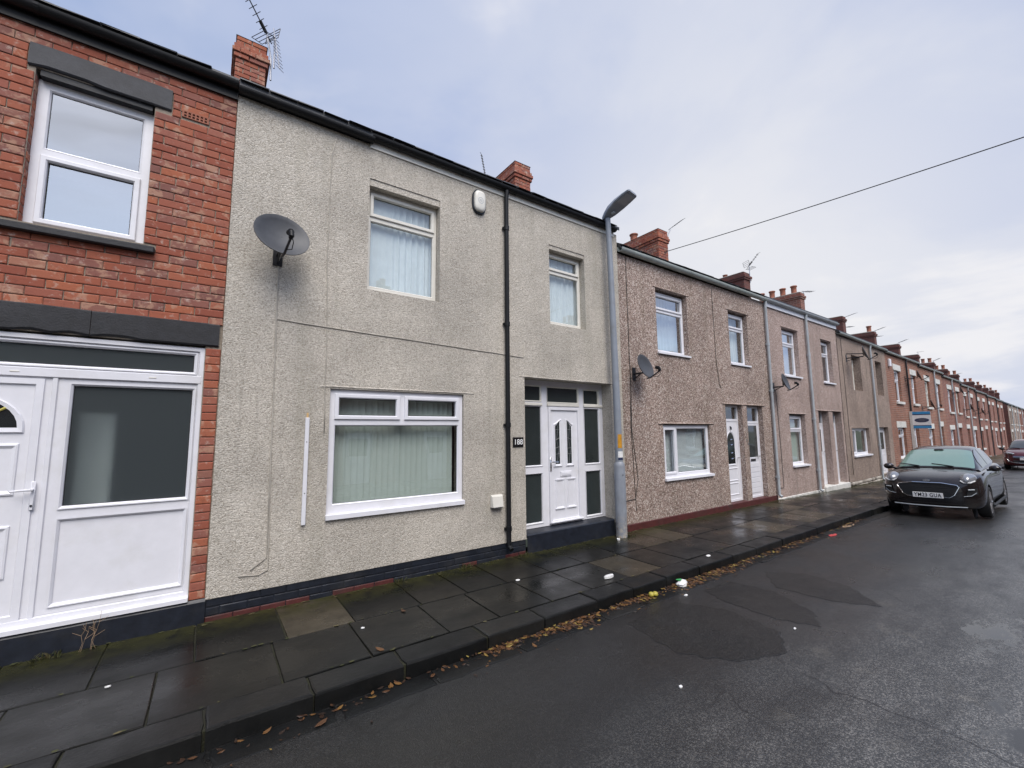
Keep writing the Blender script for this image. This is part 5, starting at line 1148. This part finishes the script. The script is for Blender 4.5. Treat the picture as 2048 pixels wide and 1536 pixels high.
for zz, hw in ((0.425, 0.10), (0.385, 0.19), (0.34, 0.10)):
    q = MB(); q.quad((-0.0175, 0.19-hw, z0+zz-0.009), (-0.0175, 0.19+hw, z0+zz-0.009), (-0.0175, 0.19+hw, z0+zz+0.009), (-0.0175, 0.19-hw, z0+zz+0.009)); q.obj('printed_line', M['lead_strip'], sb)

# ================================================================== litter, leaves, weeds
def litter(name, label, cat, pts, mat, z, h=0.006):
    m = MB(); n = len(pts); m.loops([[(x, y, z+0.001) for x, y in pts], [(x, y, z+h+abs(jit(h))) for x, y in pts]], cap1=True, cap0=True); o = m.obj(name, M[mat]); tag(o, label, cat); return o
def blob(cx, cy, rx, ry, n=9): return [(cx+rx*math.cos(2*math.pi*k/n)*random.uniform(0.8, 1.1), cy+ry*math.sin(2*math.pi*k/n)*random.uniform(0.8, 1.1)) for k in range(n)]
litter('paper_scrap', 'crumpled white wrapper lying on the pavement before the lamp post', 'litter', blob(4.34, 4.04, 0.085, 0.04), 'paper', 0.006, 0.018)
zr = crown(3.6-D0)
pk = empty('crisp_packet', (5.14, 3.52, -0.11)); tag(pk, 'crushed green and white packet in the gutter among leaves', 'litter')
q = MB(); q.loops([[(x, y, 0.0) for x, y in blob(0, 0, 0.09, 0.06)], [(x, y, 0.03+jit(0.015)) for x, y in blob(0, 0, 0.10, 0.065)], [(x, y, 0.055+jit(0.012)) for x, y in blob(0.01, 0, 0.06, 0.04)]], cap0=True, cap1=True); q.obj('packet', M['paper'], pk)
q = MB(); q.poly([(x, y, 0.072+jit(0.004)) for x, y in blob(-0.02, 0.02, 0.05, 0.035)]); q.obj('print', M['green_print'], pk)
for k, (x, y) in enumerate(((4.52, 3.52), (4.57, 3.50))):
    bm = bmesh.new(); bmesh.ops.create_icosphere(bm, subdivisions=2, radius=0.036)
    for v in bm.verts: v.co.z *= 0.85; v.co *= random.uniform(0.96, 1.04)
    q = MB(); q.addbm(bm); o = q.obj('windfall_fruit', M['fruit'], smooth=True); o.location = (x, y, -0.09); tag(o, 'small yellow fruit lying in the gutter under the kerb', 'fruit', 'pair of yellow fruit in the gutter')
litter('paper_scrap', 'small white scrap on the tarmac near the crushed packet', 'litter', blob(4.88, 3.29, 0.03, 0.02), 'paper', crown(3.29-D0)+0.001)
litter('plastic_scrap', 'flat red and white scrap on the road near the kerb', 'litter', blob(9.8, 3.40, 0.16, 0.05), 'red_print', crown(3.4-D0)+0.001)
litter('cardboard_scrap', 'brown cardboard strip lying at the gutter ahead of the car', 'litter', blob(11.0, 3.52, 0.30, 0.06), 'cardboard', crown(3.5-D0)+0.002)
litter('paper_scrap', 'tiny white scrap at the foot of the lamp post', 'litter', blob(5.92, 5.25, 0.03, 0.025), 'paper', 0.006, 0.02)
litter('bottle_cap', 'pale flattened lid near the kerb edge past the lamp post', 'litter', blob(6.25, 3.80, 0.05, 0.03), 'paper', 0.008)
litter('paper_scrap', 'little white flake on the pavement below the big lower window', 'litter', blob(1.33, 4.46, 0.018, 0.012), 'paper', 0.006)
litter('paper_scrap', 'greyish scrap on the flags before the vent cowl', 'litter', blob(3.33, 4.65, 0.03, 0.02), 'paper', 0.006)
litter('paper_scrap', 'small white butt on the flags before the brick house', 'litter', blob(-0.52, 4.61, 0.02, 0.008), 'paper', 0.006)
litter('paper_scrap', 'white fleck far out on the dark tarmac', 'litter', blob(3.11, 2.18, 0.018, 0.012), 'paper', crown(2.18-D0)+0.001)
litter('paper_scrap', 'white fleck on the tarmac beside the repair patches', 'litter', blob(4.89, 2.09, 0.02, 0.012), 'paper', crown(2.09-D0)+0.004)
def leaf(m, x, y, z, s):
    a = random.random()*6.283; t1, t2 = jit(0.5), jit(0.5); ca, sa = math.cos(a), math.sin(a)
    pts = [(-1, 0, 0.1), (-0.4, 0.42, 0), (0.3, 0.38, 0.05), (1, 0, 0.25), (0.3, -0.38, 0.05), (-0.4, -0.42, 0)]
    out = []
    for px_, py_, pz_ in pts:
        X_, Y_ = px_*s*ca-py_*s*sa, px_*s*sa+py_*s*ca; out.append((x+X_, y+Y_, z+0.003+abs(pz_*s*0.7+X_*t1*0.4+Y_*t2*0.4)))
    m.poly(out)
lv = MB()
for (c, wd_, cnt) in ((2.5, 0.55, 90), (3.25, 0.45, 120), (4.15, 0.5, 130), (5.3, 0.45, 110), (6.1, 0.5, 120), (7.2, 0.7, 90), (8.6, 0.9, 80), (11, 1.2, 90), (1.2, 0.9, 22), (-0.2, 0.8, 8)):
    for k in range(int(cnt*2.4)):
        x = random.gauss(c, wd_*0.5); y = 3.60-abs(random.gauss(0, 0.075)); leaf(lv, x, y-0.01, -0.120+0.018*random.random()*max(0, 1-(3.6-y)/0.12), random.uniform(0.016, 0.042))
for k in range(60): leaf(lv, random.uniform(-0.5, 9), random.uniform(3.2, 3.5), -0.112, random.uniform(0.010, 0.02))
tag(lv.obj('leaf_litter', M['leaf']), 'brown and yellow fallen leaves drifted along the gutter', 'leaves', kind='stuff')
for (x, y, s_, lab) in ((1.33, 3.95, 0.05, 'curled reddish leaf on a kerbstone below the roughcast wall'), (1.80, 4.62, 0.045, 'dead brown leaf on the flags under the big window'), (0.75, 3.42, 0.05, 'yellow orange leaf alone in the gutter'), (2.62, 3.40, 0.04, 'orange leaf lying just off the leaf drift')):
    lm = MB(); leaf(lm, x, y, 0.006 if y > 3.6 else -0.112, s_); o = lm.obj('fallen_leaf', M['leaf']); tag(o, lab, 'leaf')
def tuft(x, y, z, n, h, label, spread=0.05, mat='weed'):
    m = MB()
    for k in range(n):
        a = random.random()*6.283; l = h*random.uniform(0.5, 1.1); bx_, by_ = x+jit(spread), y+jit(spread*0.4); t = random.uniform(0.2, 0.9)
        p0 = Vector((bx_, by_, z)); p2 = p0+Vector((math.cos(a)*l*t, -abs(math.sin(a))*l*t*0.6, l)); p1 = p0.lerp(p2, 0.5)+Vector((0, 0, l*0.12)); sd = Vector((-math.sin(a), math.cos(a), 0))*0.004
        m.poly([p0-sd, p1-sd*1.2, p2, p1+sd*1.2, p0+sd])
    o = m.obj('weed', M[mat]); tag(o, label, 'weed'); return o
tuft(2.10, 5.52, 0, 40, 0.06, 'small green weed tuft at the plinth below the big window', 0.06); tuft(3.05, 5.52, 0, 50, 0.07, 'larger yellowing weed tuft at the plinth nearer the downpipe', 0.08)
tuft(6.30, 5.30, 0, 60, 0.03, 'low moss and grass ring at the foot of the lamp post', 0.14); tuft(-1.05, 5.50, 0, 40, 0.06, 'weed tuft under the white porch door', 0.10)
tuft(4.05, 5.50, 0, 40, 0.05, 'weedy moss beside the drain shoe of the black downpipe', 0.09)
dw = MB()
for k in range(5):
    x = -0.78+jit(0.06); pts = [(x, 5.50, 0.0)]
    for j in range(4): pts.append((pts[-1][0]+jit(0.03), 5.50+jit(0.015), pts[-1][2]+random.uniform(0.05, 0.09)))
    dw.tube(pts, 0.0013, 4)
    for j in (2, 3): dw.tube([pts[j], (pts[j][0]+jit(0.07), pts[j][1], pts[j][2]+0.04)], 0.0012, 4)
tag(dw.obj('dry_weed', M['cardboard']), 'dry bare weed stalks standing before the white porch panel', 'weed')
ms = MB()
for k in range(420):
    u_ = random.uniform(-2, 14); wallside = random.random() < 0.75
    y = 5.55-abs(random.gauss(0, 0.05)) if wallside else random.choice((4.68, 3.89))+jit(0.012)
    s_ = random.uniform(0.004, 0.014); n = 5; ms.poly([(u_+s_*2*math.cos(2*math.pi*j/n), y+s_*math.sin(2*math.pi*j/n), 0.004+s_*0.4+jit(0.002)) for j in range(n)])
tag(ms.obj('moss', M['weed']), 'scattered moss along the wall foot and paving joints', 'moss', kind='stuff')
# ================================================================== cars
def loft_points(sec):
    a, w, zb, zm, zs, zt, tw = sec
    return [(a, 0.0, zb), (a, w*0.55, zb), (a, w*0.88, zb+0.015), (a, w*0.985, zb+0.09), (a, w, zm), (a, w*0.985, (zm+zs)/2), (a, w*0.95, zs-0.035), (a, w*0.88, zs), (a, w*tw, (zs+zt)/2+0.015), (a, w*0.33, zt-0.004), (a, 0.0, zt)]
def apply_mods(o):
    dg = bpy.context.evaluated_depsgraph_get(); me = bpy.data.meshes.new_from_object(o.evaluated_get(dg)); o.modifiers.clear(); o.data = me; return o
def car(loc, paint, label, front, screen='windscreen', plate='YM23 GUA', kz=1.0):
    R_ = empty('parked_car', loc); tag(R_, label, 'car')
    secs = [(-0.02, 0.48, 0.34, 0.50, 0.66, 0.72, 0.62), (0.03, 0.66, 0.27, 0.50, 0.76, 0.82, 0.62), (0.12, 0.78, 0.22, 0.52, 0.85, 0.885, 0.62), (0.30, 0.86, 0.20, 0.55, 0.93, 0.945, 0.62), (0.55, 0.895, 0.20, 0.58, 0.97, 0.995, 0.62), (0.85, 0.905, 0.20, 0.60, 0.985, 1.035, 0.64), (1.12, 0.90, 0.20, 0.60, 0.985, 1.075, 0.68),
            (1.6, 0.895, 0.20, 0.60, 0.99, 1.04, 0.7), (2.2, 0.895, 0.20, 0.60, 1.0, 1.04, 0.7), (2.9, 0.905, 0.20, 0.62, 1.03, 1.06, 0.7), (3.4, 0.915, 0.21, 0.64, 1.06, 1.08, 0.7), (3.85, 0.87, 0.26, 0.64, 1.05, 1.08, 0.7), (4.10, 0.78, 0.32, 0.62, 0.98, 1.02, 0.7), (4.19, 0.60, 0.40, 0.6, 0.90, 0.94, 0.7)]
    L = []
    for s_ in secs:
        h = [(p[0], p[1], p[2]*kz if p[2] > 0.3 else p[2]) for p in loft_points(s_)]
        L.append(h+[(p[0], -p[1], p[2]) for p in reversed(h[1:-1])])
    q = MB(); q.loops(L, cap0=True, cap1=True); body = q.obj('body', M[paint], R_, smooth=True)
    sub = body.modifiers.new('s', 'SUBSURF'); sub.levels = sub.render_levels = 2
    cut = MB()
    for wa in (0.86, 3.42):
        for sg in (-1, 1):
            n = 28; ys = (0.60*sg, 1.05*sg)
            cut.loops([[(wa+0.39*math.cos(2*math.pi*k/n), y, 0.335+0.39*math.sin(2*math.pi*k/n)) for k in range(n)] for y in ys], cap0=True, cap1=True)
    co = cut.obj('cutter', M['rubber']); co.location = loc
    bo = body.modifiers.new('b', 'BOOLEAN'); bo.object = co; bo.operation = 'DIFFERENCE'; bo.solver = 'EXACT'
    apply_mods(body); bpy.data.objects.remove(co); smooth_by_angle(body, 38)
    # greenhouse
    G = [(1.02, 0.69, 1.055, 0.79, 1.00), (1.25, 0.665, 1.175, 0.79, 1.0), (1.55, 0.625, 1.325, 0.78, 1.01), (1.85, 0.58, 1.445, 0.775, 1.02), (2.15, 0.555, 1.515, 0.775, 1.03), (2.6, 0.55, 1.535, 0.775, 1.04), (3.1, 0.55, 1.50, 0.775, 1.06), (3.5, 0.58, 1.42, 0.76, 1.07), (3.85, 0.57, 1.27, 0.72, 1.07), (4.08, 0.56, 1.06, 0.66, 1.05)]
    def gsec(a, wr, zr, wb_, zb_, e=0.0):
        zr *= kz; zb_ *= kz
        h = [(a, wb_+e, zb_-0.05), (a, wb_*0.985+e, zb_+0.02), (a, wr+(wb_-wr)*0.45+e, zb_+(zr-zb_)*0.55), (a, wr+0.012+e, zr-0.045+e), (a, wr*0.93, zr-0.008+e), (a, wr*0.5, zr+0.010+e), (a, 0, zr+0.014+e)]
        return h
    def gl(a, e=0.0):
        for p, n_ in zip(G[:-1], G[1:]):
            if p[0] <= a <= n_[0]:
                t = (a-p[0])/(n_[0]-p[0]); return gsec(*[p[i]+(n_[i]-p[i])*t for i in range(5)], e)
    q = MB(); L = []
    for s_ in G:
        h = gsec(*s_); L.append(h+[(p[0], -p[1], p[2]) for p in reversed(h[:-1])])
    q.loops(L, close=False, cap0=False, cap1=False); gh = q.obj('roof', M[paint], R_, smooth=True); sb_ = gh.modifiers.new('s', 'SUBSURF'); sb_.levels = sb_.render_levels = 2; apply_mods(gh)
    # windscreen
    q = MB(); L = []
    for i in range(7):
        a = 1.05+(1.86-1.05)*i/6; h = gl(a, 0.008); pts = [(p[0], p[1]*0.985, p[2]) for p in h[3:]]; L.append(pts+[(p[0], -p[1], p[2]) for p in reversed(pts[:-1])])
    q.loops(L, close=False); ws = q.obj('windscreen', M[screen], R_, smooth=True); sb_ = ws.modifiers.new('s', 'SUBSURF'); sb_.levels = sb_.render_levels = 1; apply_mods(ws)
    q = MB()
    for sg in (0.28, -0.34): q.tube([(1.03, sg, 1.09*kz), (1.10, sg+0.25, 1.125*kz), (1.13, sg+0.40, 1.14*kz)], 0.012, 6)
    q.obj('wiper', M['rubber'], R_)
    q = MB(); q.cbox(1.76, 1.86, -0.09, 0.09, 1.415*kz, 1.475*kz, 0.02); q.obj('rain_sensor', M['rubber'], R_)
    for sg in (-1, 1):
        for (a0, a1) in ((1.52, 2.35), (2.42, 3.20), (3.25, 3.62)):
            q = MB(); L = []
            for i in range(5):
                a = a0+(a1-a0)*i/4; h = gl(a, 0.006); b0 = Vector(h[1]); b1 = Vector(h[2]); b2 = Vector(h[3]); b2 = b1.lerp(b2, 0.86)
                if a0 < 1.6 and i == 0: b2 = b1.lerp(b2, 0.2)
                L.append([(p.x, p.y*sg, p.z) for p in (b0.lerp(b1, 0.08), b1, b2)])
            q.loops(L, close=False); q.obj('side_window', M['car_glass'], R_, smooth=True)
        # mirror
        q = MB(); n = 12; q.loops([[(1.42+x, sg*(0.98+0.105*r_*math.cos(2*math.pi*k/n)), 1.045*kz+0.075*r_*math.sin(2*math.pi*k/n)) for k in range(n)] for x, r_ in ((-0.11, 0.45), (-0.08, 0.85), (-0.02, 1.0), (0.06, 0.98))], cap0=True, cap1=True); q.tube([(1.42, sg*0.84, 1.0*kz), (1.42, sg*0.92, 1.01*kz)], 0.025, 8); smooth_by_angle(q.obj('door_mirror', M[paint] if front == 'puma' else M['rubber'], R_), 45)
        # wheels
        for wa in (0.86, 3.42):
            q = MB(); n = 32; pr = [(0.235, 0.685), (0.30, 0.675), (0.328, 0.695), (0.335, 0.73), (0.335, 0.85), (0.328, 0.885), (0.30, 0.90), (0.235, 0.885)]
            q.loops([[(wa+r_*math.cos(2*math.pi*k/n), sg*y, 0.335+r_*math.sin(2*math.pi*k/n)) for k in range(n)] for r_, y in pr]); wh = q.obj('wheel', M['rubber'], R_); smooth_by_angle(wh, 40)
            q = MB(); q.loops([[(wa+r_*math.cos(2*math.pi*k/n), sg*y, 0.335+r_*math.sin(2*math.pi*k/n)) for k in range(n)] for r_, y in ((0.237, 0.70), (0.237, 0.885), (0.222, 0.885), (0.215, 0.80), (0.06, 0.81))], cap1=True)
            for k in range(5):
                an = 2*math.pi*k/5; q.tube([(wa+0.04*math.cos(an), sg*0.872, 0.335+0.04*math.sin(an)), (wa+0.225*math.cos(an), sg*0.872, 0.335+0.225*math.sin(an))], [0.03, 0.022], 6)
            q.obj('rim', M['alu'], wh)
            q = MB(); q.loops([[(wa+0.385*math.cos(2*math.pi*k/n), sg*y, 0.335+0.385*math.sin(2*math.pi*k/n)) for k in range(n)] for y in (0.61, 0.62)], cap0=True, cap1=True); q.obj('arch_liner', M['rubber'], R_)
        # headlamp
        bm = bmesh.new(); bmesh.ops.create_uvsphere(bm, u_segments=20, v_segments=12, radius=1.0)
        for v in bm.verts:
            sx, sy, sz = v.co; v.co = Vector((0.235+sx*0.21+0.10*max(0, sy)*1.0, sg*(0.655+sy*0.14), (0.868+sz*0.115+0.035*sx)*kz)) if front == 'puma' else Vector((0.20+sx*0.18+0.16*sy, sg*(0.63+sy*0.20), (0.845+sz*0.055+0.02*sy)*kz))
        q = MB(); q.addbm(bm); hl = q.obj('headlamp', M['headlamp'], R_, smooth=True)
        q = MB()
        if front == 'puma': q.tube([(0.055, sg*0.55, 0.84), (0.045, sg*0.60, 0.80), (0.06, sg*0.70, 0.80), (0.13, sg*0.775, 0.84)], 0.014, 8)
        else: q.tube([(0.03, sg*0.50, 0.83*kz), (0.08, sg*0.70, 0.845*kz)], 0.012, 6)
        q.obj('light_guide', M['paper'], hl)
        q = MB(); q.tube([(1.0, sg*0.91, 0.25), (3.2, sg*0.915, 0.25)], 0.03, 8); q.obj('sill_trim', M['rubber'], R_)
        for a_ in (2.05, 3.0): q = MB(); q.tube([(a_, sg*0.905, 0.90), (a_+0.03, sg*0.925, 0.905), (a_+0.18, sg*0.925, 0.91), (a_+0.2, sg*0.905, 0.91)], 0.012, 6); q.obj('door_handle', M[paint], R_)
    def fx(y, z):        # front surface depth at (y, z), roughly following the nose
        y = abs(y); return -0.030+0.16*max(0, y-0.25)**2*1.9+0.20*max(0, z-0.66)
    def front_poly(pts, off): return [(fx(y, z)-off, y, z) for y, z in pts]
    if front == 'puma':
        hexa = [(-0.50, 0.745), (-0.25, 0.785), (0.25, 0.785), (0.50, 0.745), (0.53, 0.70), (0.44, 0.53), (0.36, 0.475), (-0.36, 0.475), (-0.44, 0.53), (-0.53, 0.70)]
        q = MB(); q.poly(front_poly([(y*0.97, z) for y, z in hexa], 0.035)); gr = q.obj('grille', M['rubber'], R_)
        pts = front_poly(hexa, 0.040); q = MB(); q.tube(pts+[pts[0]], 0.010, 6); q.obj('grille_surround', M['chrome'], R_)
        for k in range(6):
            z = 0.52+0.04*k; hw = 0.40+0.018*k; q = MB(); q.tube(front_poly([(-hw, z), (-hw*0.5, z), (0, z), (hw*0.5, z), (hw, z)], 0.040), 0.005, 4); q.obj('grille_bar', M['black_plastic'], gr)
        q = MB(); q.tube(front_poly([(-0.62, 0.285), (-0.3, 0.275), (0, 0.275), (0.3, 0.275), (0.62, 0.285)], 0.03), 0.013, 6); q.obj('bumper_trim', M['pipe_grey'], R_)
        q = MB(); q.loops([[(0.02, 0.066*math.cos(2*math.pi*k/18)*r_, 0.828+0.026*math.sin(2*math.pi*k/18)*r_) for k in range(18)] for r_ in (1,)]+[[(-0.028, 0.066*math.cos(2*math.pi*k/18), 0.828+0.026*math.sin(2*math.pi*k/18)) for k in range(18)]], cap1=True); q.obj('emblem', M['chrome'], R_)
        for sg in (-1, 1):
            q = MB(); q.poly([(fx(0.70, 0.6)-0.018+0.0, sg*0.62, 0.52), (fx(0.78, 0.6)+0.04, sg*0.80, 0.56), (fx(0.78, 0.6)+0.035, sg*0.80, 0.70), (fx(0.70, 0.6)-0.01, sg*0.66, 0.68)]); q.obj('bumper_vent', M['rubber'], R_)
            q = MB(); q.tube([(fx(0.70, 0.6)-0.025, sg*0.66, 0.655), (fx(0.75, 0.6)+0.005, sg*0.755, 0.66)], 0.013, 6); q.tube([(fx(0.66, 0.6)-0.025, sg*0.58, 0.51), (fx(0.72, 0.6)-0.0, sg*0.70, 0.53), (fx(0.75, 0.6)+0.03, sg*0.78, 0.60)], 0.007, 6); q.obj('bumper_accent', M['pipe_grey'], R_)
        pz, px_ = 0.51, -0.085
    else:
        q = MB(); q.poly(front_poly([(-0.50, 0.72), (0.50, 0.72), (0.40, 0.62), (-0.40, 0.62)], 0.035)); gr = q.obj('grille', M['rubber'], R_)
        for z in (0.735, 0.69): q = MB(); q.tube(front_poly([(-0.50, z), (-0.25, z), (0, z), (0.25, z), (0.50, z)], 0.035), 0.010, 6); q.obj('grille_bar', M['chrome'], gr)
        q = MB(); q.poly(front_poly([(-0.52, 0.52), (0.52, 0.52), (0.45, 0.36), (-0.45, 0.36)], 0.03)); q.obj('lower_grille', M['rubber'], R_)
        for sg in (-1, 1):
            q = MB(); q.tube([(fx(0.7, 0.6)+0.02, sg*0.74, 0.60), (fx(0.66, 0.5)-0.02, sg*0.66, 0.47), (fx(0.5, 0.4)-0.03, sg*0.52, 0.40), (fx(0.3, 0.4)-0.035, sg*0.3, 0.385), (-0.07, 0, 0.38)], 0.018, 8); q.obj('bumper_accent', M['chrome'], R_)
            q = MB(); q.tube([(fx(0.68, 0.5)-0.03, sg*0.68, 0.50), (fx(0.68, 0.5)-0.01, sg*0.68, 0.50)], 0.04, 10); q.obj('fog_lamp', M['headlamp'], R_)
        q = MB()
        for an in (90, 210, 330):
            c_ = (0.03*math.cos(RAD(an)), 0.03*math.sin(RAD(an))); u_ = (math.cos(RAD(an)), math.sin(RAD(an))); v_ = (-u_[1], u_[0])
            q.poly([(-0.045, c_[0]+u_[0]*s1*0.03+v_[0]*s2*0.018, 0.785+c_[1]+u_[1]*s1*0.03+v_[1]*s2*0.018) for s1, s2 in ((1, 0), (0, 1), (-1, 0), (0, -1))])
        q.obj('emblem', M['chrome'], R_)
        pz, px_ = 0.60, -0.085
    q = MB(); q.cbox(px_-0.006, px_+0.01, -0.26, 0.26, pz-0.057, pz+0.057, 0.003); npl = q.obj('number_plate', M['paper'], R_)
    if plate:
        me_ = text_mesh(plate, 0.116, 0.001, True, 0.016, 1.12); wx = max(v.co.x for v in me_.vertices)-min(v.co.x for v in me_.vertices)
        o = link('plate_lettering', me_, npl, (px_-0.0075, 0, pz), (math.pi/2, 0, -math.pi/2)); o.scale = (0.465/wx, 1, 1); o.data.materials.append(M['plate_black'])
    return R_
c1 = car((13.38, 2.70, crown(2.7-D0)-0.015), 'car_black', 'black parked crossover car with registration plate YM23 GUA at the kerb', 'puma')
c1.rotation_euler = (RAD(-1.5), 0, RAD(1.6)); c1.scale = (1, 0.965, 1)
c2 = car((35.4, 3.15, zg(35.4)+crown(2.6-D0)-0.02), 'car_red', 'dark red parked car facing us beyond the black crossover', 'other', 'car_glass', None, 1.04)
c2.rotation_euler = (0, 0, TH)
